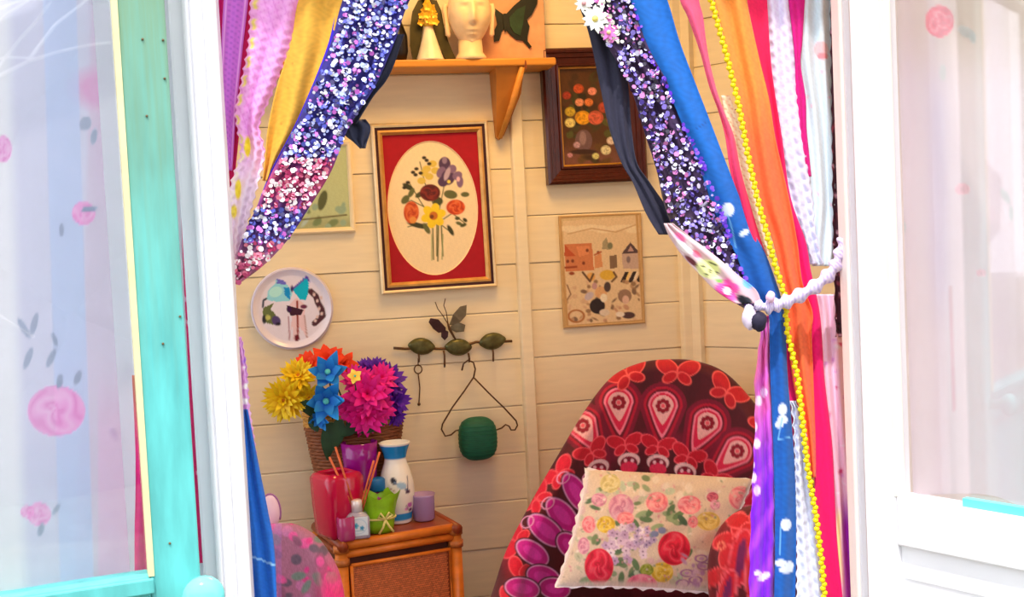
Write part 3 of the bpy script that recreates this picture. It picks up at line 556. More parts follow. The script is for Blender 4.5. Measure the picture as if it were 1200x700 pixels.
def butterfly_canvas():
    Yh = -.05; A = P(566, 66, Yh); B = P(640, 66, Yh); k = mpp(A); x0, x1 = A[0], B[0]; h = 105*k
    e = empty('butterfly_canvas', ((x0+x1)/2, Yh, zt), 'square pinkish canvas with a dark green swallowtail butterfly on the shelf', 'picture')
    box('canvas', (x0, Yh, zt), (x1, Yh+.022, zt+h), mat('dusty_pink_canvas', (222, 166, 128), .8, .12, 30, .2), e, bevel=.002)
    def sh(pts, name, m, off, th=.004):
        Q = [P(px, py, Yh-off) for px, py in pts]; n = len(Q); V = [tuple(q) for q in Q]+[(q[0], q[1]+th, q[2]) for q in Q]
        raw(name, V, [[i, (i+1) % n, n+(i+1) % n, n+i] for i in range(n)]+[list(range(n)), list(range(n, 2*n))[::-1]], m, e)
    Mk = mat('black_wing', (20, 24, 16), .4, .3, 60); Mg = mat('dark_green_wing', (34, 62, 38), .4, .3, 60, .2)
    q = lambda u, v: (460+u/6.316, v/6.316)
    sh([q(*t) for t in ((835, 110), (900, 40), (960, -10), (1075, -30), (1070, 30), (1030, 110), (995, 145), (1015, 195), (1000, 270), (1000, 305), (1030, 345), (1015, 358), (965, 300), (920, 295), (870, 255), (840, 215))], 'wing', Mk, .006)
    sh([q(*t) for t in ((825, 110), (790, 85), (750, 55), (765, 120), (775, 180), (750, 230), (752, 310), (790, 300), (810, 230), (830, 200))], 'wing', Mk, .006)
    sh([q(*t) for t in ((865, 130), (920, 70), (985, 40), (975, 110), (965, 180), (945, 265), (900, 240), (870, 190))], 'wing_patch', Mg, .008, .002)
    sh([q(*t) for t in ((822, 100), (842, 100), (848, 150), (842, 232), (830, 232), (820, 150))], 'body', Mk, .010, .006)
butterfly_canvas()

# hook rack
M_iron = mat('aged_bronze_iron', (96, 66, 40), .4, .3, 60, .3, metal=.5)
M_leafm = mat('antique_green_leaf', (96, 92, 50), .35, .45, 70, .5, metal=.4)
def W(px, py, out): return P(px, py, Yw-out)
hk = empty('coat_hook_rack', W(530, 408, 0), 'metal hook rack with three domed leaves and a butterfly under the red picture', 'hook rack')
tube('bar', [W(*q) for q in ((461, 408, .008), (475, 409, .009), (494, 408, .010), (515, 409, .010), (537, 408, .010), (558, 401, .010), (578, 401, .010), (600, 400, .008))], .0036, M_iron, hk)
for cx_, cy_, rx, ry, t in ((494, 406, 14, 10, 5), (537, 407, 14, 10, 0), (577, 400, 14, 10, -10)):
    na, nr = 28, 8; m = MB(); V = []; Fc = []; tr = math.radians(t)
    for i in range(nr):
        r = i/(nr-1)
        for j in range(na):
            a = 2*PI*j/na; pt_ = 1+.16*max(0, abs(math.cos(a)))**10; u, v = rx*r*pt_*math.cos(a), ry*r*math.sin(a)
            vein = .0012*abs(math.sin(a*5))*r; V.append(W(cx_+u*math.cos(tr)-v*math.sin(tr), cy_+u*math.sin(tr)+v*math.cos(tr), .010+.012*math.sqrt(max(0, 1-r*r))+vein))
    Fc = [[i*na+j, i*na+(j+1) % na, (i+1)*na+(j+1) % na, (i+1)*na+j] for i in range(nr-1) for j in range(na)]
    m.add(V, Fc); m.build('leaf', M_leafm, hk)
for x_, y0, y1 in ((490, 412, 424), (520, 411, 430), (549, 414, 424), (577, 408, 423)):
    tube('hook', [W(x_, y0, .012), W(x_+1, y0+6, .014), W(x_+1, y1-3, .018), W(x_+1, y1, .028), W(x_+1, y1-4, .036)], [.0028, .0028, .0028, .0026, .003], M_iron, hk)
def wingm(pts, name, m, parent, out0, out1):
    n = len(pts); cxm = sum(q[0] for q in pts)/n; cym = sum(q[1] for q in pts)/n
    V = [W(x_, y_, out1 if (x_-525)**2+(y_-388)**2 > 150 else out0) for x_, y_ in pts]+[W(x_, y_, (out1 if (x_-525)**2+(y_-388)**2 > 150 else out0)-.002) for x_, y_ in pts]
    raw(name, V, [[i, (i+1) % n, n+(i+1) % n, n+i] for i in range(n)]+[list(range(n)), list(range(n, 2*n))[::-1]], m, parent)
wq = lambda L: [(440+u/3.18, 340+v/3.18) for u, v in L]
bf = empty('butterfly_ornament', (0, 0, 0)) if False else None
wingm(wq([(262, 140), (235, 110), (205, 105), (198, 120), (215, 145), (235, 160), (262, 155)]), 'wing', mat('dark_purple_metal', (74, 48, 50), .35, .3, 50, .2, metal=.4), hk, .014, .026)
wingm(wq([(262, 150), (245, 155), (245, 175), (258, 188), (270, 175), (272, 155)]), 'wing', mat('dark_purple_metal', (0, 0, 0)), hk, .014, .02)
M_wg = mat('grey_green_metal', (126, 116, 92), .35, .35, 50, .2, metal=.4)
wingm(wq([(275, 130), (290, 90), (315, 62), (340, 56), (338, 95), (318, 118), (285, 132)]), 'wing', M_wg, hk, .014, .026)
wingm(wq([(280, 135), (310, 120), (335, 130), (330, 155), (300, 158), (280, 148)]), 'wing', M_wg, hk, .014, .02)
tube('butterfly_body', [W(524, 377, .018), W(527, 386, .02), W(532, 395, .014), W(536, 402, .012)], [.002, .004, .003, .002], M_iron, hk)
for L in (((525, 380), (519, 370), (513, 362), (510, 354)), ((525, 379), (523, 366), (520, 358), (522, 350))): tube('antenna', [W(a, b, .018) for a, b in L], .0013, M_iron, hk, 5)
ky = empty('hanging_key', W(490, 425, .02), 'thin brass key on a ring hanging from the leftmost hook', 'key')
m = MB(); m.tube([W(490+4.5*math.cos(t), 433+5*math.sin(t), .016) for t in np.linspace(0, 2*PI, 17)], .0018, 6); m.build('ring', M_iron, ky)
m = MB(); m.tube([W(490, 420, .02), W(490, 429, .017)], .0014, 6); m.tube([W(490, 438, .016), W(492, 455, .016), W(491, 472, .016)], .0018, 6); m.tube([W(491, 474, .010), W(491, 474, .022)], .0045, 10); m.build('shank', M_iron, ky)
hg = empty('wire_hanger', W(550, 432, .03), 'small brown wire coat hanger hanging from the middle hook', 'hanger')
hq = lambda L: [W(440+u/3.18, 340+v/3.18, .026) for u, v in L]
tube('hook', hq([(322, 300), (328, 275), (345, 262), (365, 270), (372, 295), (366, 325)]), .0024, M_iron, hg)
tube('wire', hq([(366, 325), (330, 378), (285, 440), (250, 500), (246, 520), (260, 545), (282, 540), (300, 524), (330, 520), (400, 522), (450, 522), (470, 515), (485, 502), (498, 508), (505, 522), (520, 522), (529, 505), (524, 488), (480, 440), (420, 382), (368, 328)]), .0022, M_iron, hg)
gc = W(560, 514, .045); k = mpp(gc)
gr = empty('green_yarn_ball', gc, 'dark green wound ball held on the bar of the wire hanger', 'yarn ball')
m = MB(); nn = 36; V = []; Cc = []
for i in range(29):
    ph = PI*i/28
    for j in range(nn):
        t = 2*PI*j/nn; e_ = .72; f_ = lambda v: math.copysign(abs(v)**e_, v); rid = 1+.012*math.sin(j*PI)
        V.append((gc[0]+22.5*k*f_(math.sin(ph))*f_(math.cos(t)), gc[1]+15*k*f_(math.sin(ph))*f_(math.sin(t)), gc[2]+25.5*k*f_(math.cos(ph))))
m.add(V, [[i*nn+j, i*nn+(j+1) % nn, (i+1)*nn+(j+1) % nn, (i+1)*nn+j] for i in range(28) for j in range(nn)])
m.build('ball', mat('green_yarn', (14, 92, 66), .6, .25, 60, .5, stretch=(1, 1, 6)), gr)
m = MB()
for i in range(9):
    h = -.8+i*.2; L = []
    for j in range(25):
        t = 2*PI*j/24; z_ = h*.9+.12*math.sin(t); rr = max(.0, 1-abs(z_)**2.8)**(1/2.8); f_ = lambda v: math.copysign(abs(v)**.72, v)
        L.append((gc[0]+22.7*k*rr*f_(math.cos(t)), gc[1]+15.2*k*rr*f_(math.sin(t)), gc[2]+25.6*k*z_))
    m.tube(L, .0007, 5, cap=False)
tag(m.build('yarn_strands', mat('green_yarn_light', (24, 112, 80), .7, .2, 60), gr), kind='stuff')

# ================================================================== CABINET GROUP
T = .805
FLc, FRc = PZ(394, 637, T), PZ(551, 620, T)
cwid = float(np.linalg.norm(FRc-FLc)); cang = math.atan2(FRc[1]-FLc[1], FRc[0]-FLc[0])+.20; cdep = .24
CM = Matrix.Translation((FLc[0], FLc[1], 0)) @ Matrix.Rotation(cang, 4, 'Z')
M_rat = mat('honey_rattan', (224, 124, 40), .3, .22, 26, .2, stretch=(1, 1, 2)); M_ratd = mat('dark_rattan', (150, 68, 34), .35, .25, 26, .2)
M_wick = bpy.data.materials.new('woven_rattan_panel'); MATS['woven'] = M_wick; M_wick.use_nodes = True
def cw(x, y, z): return CM @ Vector((x, y, z))
cab = empty('rattan_cabinet', (FLc[0], FLc[1], FLOOR), 'small honey coloured rattan cabinet with woven drawer fronts', 'cabinet')
r = .0155
for x_ in (r, cwid-r):
    for y_ in (r, cdep-r): tube('post', [cw(x_, y_, FLOOR), cw(x_, y_, T-.022)], r, M_rat, cab, 14)
for x_ in (r, cwid-r):
    m = MB()
    for zz in (T-.02, T-.052): m.tube([cw(x_, r, zz-.008), cw(x_, r, zz+.008)], r+.004, 14)
    m.build('cane_binding', mat('cane_binding', (190, 110, 50), .4, .3, 80, .4), cab)
box('top_panel', (r, r, T-.012), (cwid-r, cdep-r, T-.001), M_ratd, cab, M=CM)
m = MB()
for zz, rr in ((T-.012, .012), (T-.034, .010)):
    m.tube([cw(.022, r-.003, zz), cw(cwid-.022, r-.003, zz)], rr, 10)
m.build('front_rail', M_rat, cab)
m = MB(); 
for x_ in (r, cwid-r): m.tube([cw(x_, -.004, T-.012), cw(x_, cdep*.5, T-.010), cw(x_, cdep, T-.012)], .0135, 10); m.tube([cw(x_, .01, T-.036), cw(x_, cdep-.01, T-.036)], .010, 10)
m.tube([cw(r, cdep-r, T-.011), cw(cwid-r, cdep-r, T-.011)], .012, 10)
m.build('top_rim', M_ratd, cab)
box('carcass', (.012, .024, FLOOR+.04), (cwid-.012, cdep-.012, T-.02), mat('dark_cabinet_wood', (92, 44, 26), .6, .2, 20), cab, M=CM)
def woven(x0, x1, z0, z1, parent):
    """herringbone woven panel: many small strands joined"""
    m = MB(); n = 46; mrow = int((z1-z0)/.0052)
    for j in range(mrow):
        za = z0+(z1-z0)*j/mrow; zb_ = z0+(z1-z0)*(j+1)/mrow
        for i in range(n):
            xa = x0+(x1-x0)*i/n; xb = x0+(x1-x0)*(i+1)/n; sk = (xb-xa)*.5*((j % 2))
            xa += sk; xb += sk
            if xb > x1: continue
            o = .0024; c0 = [(xa, .012, za), (xb, .012, za), (xb, .012, zb_), (xa, .012, zb_)]
            tint = np.array([1, 1, 1])*random.uniform(.75, 1.1); ccc = np.clip(lin((226, 124, 66))*tint, 0, 1)
            m.add([cw(xa, .011, za), cw(xb, .011, za+.001), cw(xb, .011, zb_), cw(xa, .011, zb_-.001), cw((xa+xb)/2, .011-o, (za+zb_)/2)], [[0, 1, 4], [1, 2, 4], [2, 3, 4], [3, 0, 4]], ccc)
    return tag(m.build('woven_panel', mat('woven_strands', None, .45, .1, 80, .1), parent), kind='stuff')
nt = M_wick.node_tree
dz = .16
for kdr in range(4):
    zt_ = T-.062-kdr*(dz+.012); zb_ = zt_-dz+.02
    if zb_ < FLOOR+.03: break
    dr = box('drawer', (.033, .011, zb_), (cwid-.033, .03, zt_), M_ratd, cab, M=CM)
    me_parent = dr
    # sub-parts use world coordinates; drawer sits under the cabinet, so convert by the cabinet's placement
    def sub(o, par=dr):
        o.parent = par; o.data.transform((Matrix.Translation(cab.location)).inverted()); return o
    sub(woven(.040, cwid-.040, zb_+.006, zt_-.006, None))
    b = MB(); L = [(.036, zt_), (cwid-.036, zt_), (cwid-.036, zb_), (.036, zb_), (.036, zt_)]
    b.tube([cw(a, .006, c) for a, c in L], .005, 8); sub(b.build('edging', M_rat, None))
    m = MB(); m.tube([cw(.03, .006, zb_-.010), cw(cwid-.03, .006, zb_-.010)], .009, 10); m.build('cross_rail', M_rat, cab)

# ---- wicker floor vase behind
def on_cab(px, py, Y=None):
    if Y is None: return PZ(px, py, T)
    x = 0.
    for _ in range(6): x += (px-proj((x, Y, T))[0])*mpp((x, Y, T))
    return np.array([x, Y, T])
wv = on_cab(421, 0, -.095); k = mpp(wv)
M_wk = mat('brown_wicker', (140, 82, 48), .6, .4, 60, .6, stretch=(1, 1, 5)); M_wk2 = mat('gold_wicker', (210, 156, 76), .5, .4, 70, .6, stretch=(1, 1, 3))
we = empty('wicker_vase', wv, 'tall flared brown wicker basket vase holding the fabric flowers', 'vase')
def wick(h0, h1, r0, r1, nm, m):
    b = MB(); nrow = int((h1-h0)/4.0); nn = 44
    for i in range(nrow):
        h = h0+(h1-h0)*(i+.5)/nrow; rr = r0+(r1-r0)*(i+.5)/nrow; L = []
        for j in range(nn+1):
            t = 2*PI*j/nn; q = rr*(1+.02*math.cos(j*PI+i*PI)); L.append((wv[0]+q*k*math.cos(t), wv[1]+q*k*.52*math.sin(t), T+h*k))
        b.tube(L, 2.7*k, 5, cap=False)
    tag(b.build(nm, m, we), kind='stuff')
wick(2, 110, 38, 55, 'weave', M_wk); wick(110, 132, 55, 57, 'rim_weave', M_wk2)
m = MB(); V = [(wv[0]+rr*k*math.cos(2*PI*j/32), wv[1]+rr*k*.50*math.sin(2*PI*j/32), T+h*k) for rr, h in ((35, 1), (53, 128)) for j in range(32)]
m.add(V, [[j, (j+1) % 32, 32+(j+1) % 32, 32+j] for j in range(32)]+[list(range(32))[::-1]]); m.build('core', M_ratd, we)
# ---- glass vases
def coloured_glass(name, col, rough=.08):
    m = bpy.data.materials.new(name); m.use_nodes = True; b = m.node_tree.nodes['Principled BSDF']; b.inputs['Base Color'].default_value = (*lin(col), 1)
    b.inputs['Roughness'].default_value = rough; b.inputs['Transmission Weight'].default_value = .35; b.inputs['IOR'].default_value = 1.45; b.inputs['Specular IOR Level'].default_value = .7
    return m
G_pink = coloured_glass('cranberry_glass', (226, 20, 84)); G_pur = coloured_glass('magenta_purple_glass', (170, 20, 160)); G_lil = coloured_glass('lilac_glass', (214, 180, 236), .15); G_rose = coloured_glass('rose_glass', (206, 70, 140))
b0 = on_cab(398, 0, -.262); k = mpp(b0)*.92
lathe_v = tag(lathe('glass_vase', b0, [(21*k, 0), (23*k, 6*k), (25*k, 40*k), (26*k, 74*k), (23*k, 80*k), (18*k, 82*k), (17*k, 78*k), (21*k, 70*k), (20*k, 10*k)], G_pink, None, 24, None, .8, .5), 'squarish cranberry pink glass vase on the left of the rattan cabinet', 'vase')
b0 = on_cab(426, 0, -.185); k = mpp(b0)*.95
tag(lathe('glass_vase', b0, [(14*k, 0), (17*k, 5*k), (19*k, 40*k), (21*k, 80*k), (23*k, 103*k), (21*k, 103*k), (18*k, 80*k), (15*k, 30*k), (12*k, 6*k)], G_pur, None, 12, None, 0, .2), 'tall faceted purple glass vase between the pink vase and the white one', 'vase')
# reed diffuser
b0 = on_cab(420, 0, -.30); k = mpp(b0)
rd = empty('reed_diffuser', b0, 'small square reed diffuser bottle with blue white label and brown reeds', 'diffuser')
lathe('bottle', b0, [(12.5*k, 0), (13.5*k, 2*k), (13.5*k, 24*k), (10*k, 28*k), (5*k, 30*k), (5*k, 34*k)], coloured_glass('clear_bottle_glass', (200, 196, 224), .05), rd, 24, None, .9, 0)
lathe('collar', b0+np.array([0, 0, 30*k]), [(6.5*k, 0), (6.5*k, 13*k), (4*k, 14*k)], mat('silver_cap', (240, 236, 240), .25, .05, 20, 0, metal=.3), rd)
lx, ly, lz = b0; m = MB()
U, V_ = np.meshgrid(np.linspace(-11, 11, 30), np.linspace(26, 4, 26)); G = np.stack([lx+U*k, np.full_like(U, ly-14.2*k), lz+V_*k], -1); x, y = proj(G)
p = Paint(U+50, 50-V_, (224, 240, 250)); p.ring(50, 35, 9.5, 8.5, .6, (170, 210, 235)); p.flower(47, 34, 3.6, 5, (90, 190, 216), (30, 120, 170)); p.flower(54, 37, 2.8, 5, (80, 170, 210), (30, 100, 160)); p.line([(44, 40), (56, 40)], .8, (120, 190, 210)); grid('label', G, VC(.6), rd, p.c, thick=.0006)
for (x1, y1), (x2, y2) in (((386, 536), (416, 600)), ((393, 524), (417, 600)), ((445, 530), (424, 600)), ((438, 540), (421, 600))):
    q0 = P(x1, y1, ly-.01); q1 = P(x2, y2, ly); tube('reed', [q1, q0], .0026, mat('orange_brown_reed', (222, 110, 66), .6, .2, 60), rd, 8)
b0 = on_cab(406, 0, -.322); k = mpp(b0)
tag(lathe('tea_light_holder', b0, [(8.5*k, 0), (9.5*k, 3*k), (9.5*k, 27*k), (8*k, 28*k), (8*k, 6*k)], G_rose, None, 20, None, .8, .3), 'small rose tinted glass holder left of the diffuser bottle', 'candle holder')
# green gift pot
b0 = on_cab(446, 0, -.27); k = mpp(b0)
gpot = empty('wrapped_pot', b0, 'little pot in lime green wrap with a pale ribbon and magenta flower', 'pot')
m = MB(); nn = 24; V = []
for h, rr, wv_ in ((0, 15, 0), (10, 17, 0), (22, 18, .02), (32, 20, .06), (44, 24, .14)):
    for j in range(nn): t = 2*PI*j/nn; q = rr*(1+wv_*math.sin(j*PI/2+.6)); V.append((b0[0]+q*k*math.cos(t), b0[1]+q*k*.8*math.sin(t), T+h*k+wv_*26*k*math.cos(j*PI/2)))
m.add(V, [[i*nn+j, i*nn+(j+1) % nn, (i+1)*nn+(j+1) % nn, (i+1)*nn+j] for i in range(4) for j in range(nn)]+[list(range(nn))[::-1]]); m.build('wrap', mat('lime_paper', (150, 210, 30), .4, .2, 40, .3), gpot)
M_rib = mat('pale_yellow_ribbon', (236, 226, 140), .4, .1, 30)
m = MB(); m.tube([(b0[0]+18.6*k*math.cos(t), b0[1]+15*k*math.sin(t), T+17*k) for t in np.linspace(0, 2*PI, 25)], 1.3*k, 6, cap=False)
for s2, L in ((1, ((0, 17), (5, 25), (9, 22), (0, 17))), (-1, ((0, 17), (-5, 25), (-8, 20), (0, 17))), (1, ((0, 17), (4, 9), (9, 2))), (1, ((0, 17), (-3, 8), (-8, 1)))): m.tube([(b0[0]+(5+u)*k, b0[1]-16.2*k, T+v*k) for u, v in L], 1.4*k, 6)
m.build('ribbon', M_rib, gpot)
# white and blue bird vase
b0 = on_cab(467, 0, -.19); k = mpp(b0)*1.0
prof = [(14, 0), (15.5, 1), (16, 4), (17, 13), (19, 20), (20.5, 34), (20, 48), (17, 60), (13.5, 70), (12.5, 75), (14, 82), (17, 90), (18.5, 94), (16.5, 94.5), (12, 84), (10, 72)]
nf = 90; hs = np.linspace(0, 1, len(prof)); dense = []
pr0 = np.array(prof); tt = np.linspace(0, len(prof)-1, 110); pd = np.stack([np.interp(tt, range(len(prof)), pr0[:, 0]), np.interp(tt, range(len(prof)), pr0[:, 1])], 1)
TT, HH = np.meshgrid(np.linspace(0, 2*PI, nf, endpoint=False), pd[:, 1]); RR = np.repeat(pd[:, 0:1], nf, 1)
G = np.stack([b0[0]+RR*k*np.cos(TT), b0[1]+RR*k*np.sin(TT), T+HH*k], -1)
Ux = (RR*np.cos(TT-.12)); p = Paint(np.where(np.sin(TT) < 0, Ux, Ux+200), 100-HH, (250, 246, 236))
out_ = (np.arange(110) < 88)[:, None]*np.ones((1, nf))
p.mix(smoothstep(75, 77, HH)*(1-smoothstep(91, 92, HH))*out_, (30, 140, 210)); p.mix(smoothstep(4, 5, HH)*(1-smoothstep(12, 13, HH)), (40, 150, 220))
p.ell(-7, 48, 3.2, 4, (40, 44, 60), -20); p.line([(-6, 50), (6, 58), (10, 62)], 2.4, (110, 130, 160)); p.ell(2, 54, 6, 4, (170, 206, 230), 20); p.ell(9, 62, 3, 2.4, (80, 60, 90)); p.line([(-12, 56), (-6, 60)], 1.2, (206, 150, 170)); p.line([(10, 44), (9, 62)], 1.2, (90, 90, 110)); p.ell(11, 78, 3.4, 3, (200, 110, 190)); p.ell(7, 82, 2.4, 2, (226, 150, 210)); p.ell(12, 84, 2, 2, (120, 60, 120)); p.line([(6, 78), (12, 88)], .8, (90, 120, 90))
bv = empty('bird_vase', b0, 'white china vase with blue rim and foot band and painted bird', 'vase')
grid('vase_body', G, mat('glazed_china', None), bv, p.c, close_u=True)
# lilac candle glass
b0 = on_cab(497, 0, -.195); k = mpp(b0)
cg = empty('candle_glass', b0, 'pale lilac glass candle holder at the right of the bird vase', 'candle holder')
lathe('glass', b0, [(11*k, 0), (13*k, 2*k), (13.5*k, 28*k), (14.5*k, 31*k), (13*k, 31*k), (12*k, 6*k)], G_lil, cg, 20); lathe('wax', b0+np.array([0, 0, 3*k]), [(11.5*k, 0), (11.5*k, 13*k), (2*k, 13*k), (1*k, 17*k)], mat('white_wax', (240, 226, 250), .5), cg, 20)
b0 = on_cab(444, 0, -.215); k = mpp(b0)
bb = empty('blue_capped_bottle', b0, 'small pink bottle with a round blue cap behind the lime pot', 'bottle')
lathe('bottle', b0, [(9*k, 0), (10*k, 4*k), (10*k, 34*k), (7*k, 42*k)], G_rose, bb, 16); lathe('cap', b0+np.array([0, 0, 42*k]), [(9.5*k, 0), (10*k, 2*k), (10*k, 13*k), (8*k, 15*k)], mat('blue_cap', (20, 110, 180), .4), bb, 20)

# ---- artificial flowers
def petal(m, c, d, side, L, wd, curl, cb, ct, pointed=1.0, n=5):
    """petal from c along d; side vector, curl bends it along nrm"""
    nrm = np.cross(side, d); V = []; C = []
    for i in range(n):
        t = i/(n-1); ww = wd*(math.sin(PI*min(.98, t*.82+.16))**pointed) if i < n-1 else wd*.06
        ctr = c+d*L*t+nrm*curl*L*t*t
        for s2 in (-1, 0, 1): V.append(ctr+side*ww*s2+nrm*(.10*wd if s2 == 0 else .25*wd*t)); C.append(cb*(1-t)+ct*t)
    m.add(V, [[i*3+j, i*3+j+1, (i+1)*3+j+1, (i+1)*3+j] for i in range(n-1) for j in range(2)], np.array(C))
def bloom(m, c, dirn, R_, layers, cb, ct, jit=.1, pointed=1.0):
    d0 = np.array(dirn, float); d0 /= np.linalg.norm(d0); a = np.cross(d0, [0, 0, 1.]); a /= np.linalg.norm(a); b = np.cross(d0, a)
    for li, (n, Lf, wf, tilt, curl) in enumerate(layers):
        for j in range(n):
            t = 2*PI*(j+.5*(li % 2)+random.uniform(-jit, jit))/n; rad = a*math.cos(t)+b*math.sin(t); tl = math.radians(tilt+random.uniform(-8, 8))
            d = rad*math.cos(tl)+d0*math.sin(tl); side = np.cross(d0, rad); v = random.uniform(.8, 1.1)
            petal(m, c+d0*R_*.02*li, d, side, R_*Lf*random.uniform(.9, 1.1), R_*wf, curl, np.clip(lin(cb)*v, 0, 1), np.clip(lin(ct)*v, 0, 1), pointed)
YV = float(wv[1]); todir = lambda q: (CAM-q)/np.linalg.norm(CAM-q)
M_pet = mat('silk_petals', None, .6, .05, 60, .05); M_grn = mat('dark_green_fabric_leaf', (30, 70, 40), .5, .3, 30, .2)
stem_root = np.array([wv[0], wv[1], T+.16])
def flower(label, heads, cb, ct, layers, centre=None, pointed=1.0, dy=-.06):
    e = empty('fabric_flower', stem_root+np.array([random.uniform(-.03, .03), random.uniform(-.01, .01), 0]), label, 'flower')
    e['group'] = 'fabric flowers in the wicker vase'
    for px, py, rp, tx, tz, ddy in heads:
        c = P(px, py, YV+dy+ddy); k = mpp(c); m = MB(); dirn = todir(c)+np.array([tx, 0, tz]); bloom(m, c, dirn, rp*k, layers, cb, ct, pointed=pointed)
        m.build('bloom', M_pet, e)
        if centre: 
            q = c+dirn/np.linalg.norm(dirn)*rp*k*.12; b = MB(); b.tube([q, q+dirn/np.linalg.norm(dirn)*rp*k*.12], [rp*k*.16, rp*k*.10], 10); b.build('flower_centre', mat('centre_'+centre[0], centre[1], .7), e)
        bk = c-dirn/np.linalg.norm(dirn)*rp*k*.15
        tube('stem', [bk, (bk+np.array(e.location))/2+np.array([0, .01, 0]), np.array(e.location)], .0022, M_grn, e, 6)
chr_ = [(14, 1.0, .16, -5, -.25), (13, .95, .16, 15, -.1), (12, .85, .15, 35, .1), (10, .65, .14, 55, .2), (7, .4, .12, 75, .2)]
flower('bright yellow fabric chrysanthemum at the left of the bunch', [(334, 468, 28, -.35, -.2, -.02), (350, 442, 24, -.1, .5, 0), (361, 466, 17, .3, 0, -.01)], (240, 160, 0), (255, 226, 20), chr_, ('yellow', (200, 120, 10)))
flower('orange red fabric flower at the top of the bunch', [(384, 424, 24, 0, .6, .03), (362, 428, 20, -.3, .6, .03), (402, 428, 20, .2, .7, .03)], (220, 30, 0), (255, 70, 10), [(8, 1, .3, 5, -.1), (7, .8, .3, 30, .1), (6, .5, .25, 60, .2)], dy=-.02)
lily = [(6, 1.0, .30, 18, -.3), (4, .8, .26, 45, -.1)]
flower('bright blue fabric lily in the middle of the bunch', [(382, 470, 27, 0, -.15, -.055), (384, 437, 25, 0, .35, -.03), (374, 492, 14, -.1, -.5, -.03)], (20, 90, 220), (30, 160, 250), [(6, 1.0, .30, 18, -.3), (5, .85, .26, 42, -.1)], ('aqua', (100, 226, 220)), 1.3)
flower('hot magenta fabric dahlia right of the blue lily', [(430, 462, 30, .1, .1, -.035), (430, 488, 27, .1, -.5, -.03), (418, 446, 20, -.1, .5, -.02), (447, 444, 20, .3, .5, -.01), (445, 478, 22, .5, -.1, -.01), (412, 480, 20, -.4, -.2, -.02)], (226, 0, 110), (250, 20, 170), [(10, 1, .22, -5, -.2), (10, .9, .22, 18, -.05), (9, .75, .2, 40, .1), (7, .5, .18, 65, .2)])
flower('deep purple fabric dahlia at the right edge of the bunch', [(456, 446, 24, .6, .5, .02), (464, 470, 20, .8, 0, .02), (440, 432, 18, .2, .9, .02), (464, 488, 15, .7, -.4, .02), (428, 430, 12, 0, .9, .02)], (60, 0, 130), (100, 20, 196), [(10, 1, .2, 0, -.2), (10, .85, .2, 25, 0), (8, .6, .18, 55, .2)])
flower('tiny pale yellow star flower among the magenta petals', [(416, 441, 9, -.1, .3, -.075)], (250, 200, 60), (255, 232, 110), [(5, 1, .4, 10, 0)], ('aqua', (0, 0, 0)))
lf = empty('leaf_sprig', stem_root, 'dark green fabric leaves below the blooms over the wicker rim', 'leaves')
for x1, y1, x2, y2, wpx in ((386, 495, 384, 540, 9), (398, 492, 392, 528, 9), (372, 485, 352, 470, 8), (405, 498, 440, 506, 7), (420, 496, 400, 512, 7), (365, 488, 372, 506, 7), (430, 500, 450, 498, 6), (380, 488, 366, 496, 8)):
    m = MB(); a0, b1 = P(x1, y1, YV-.085), P(x2, y2, YV-.10); k = mpp(a0); d = b1-a0; L = np.linalg.norm(d); d /= L; sd_ = np.cross(d, [0, 1, 0]); sd_ /= np.linalg.norm(sd_)
    petal(m, a0, d, sd_, L, wpx*k, .08, np.ones(3), np.ones(3), 1, 7); m.build('leaf', M_grn, lf)

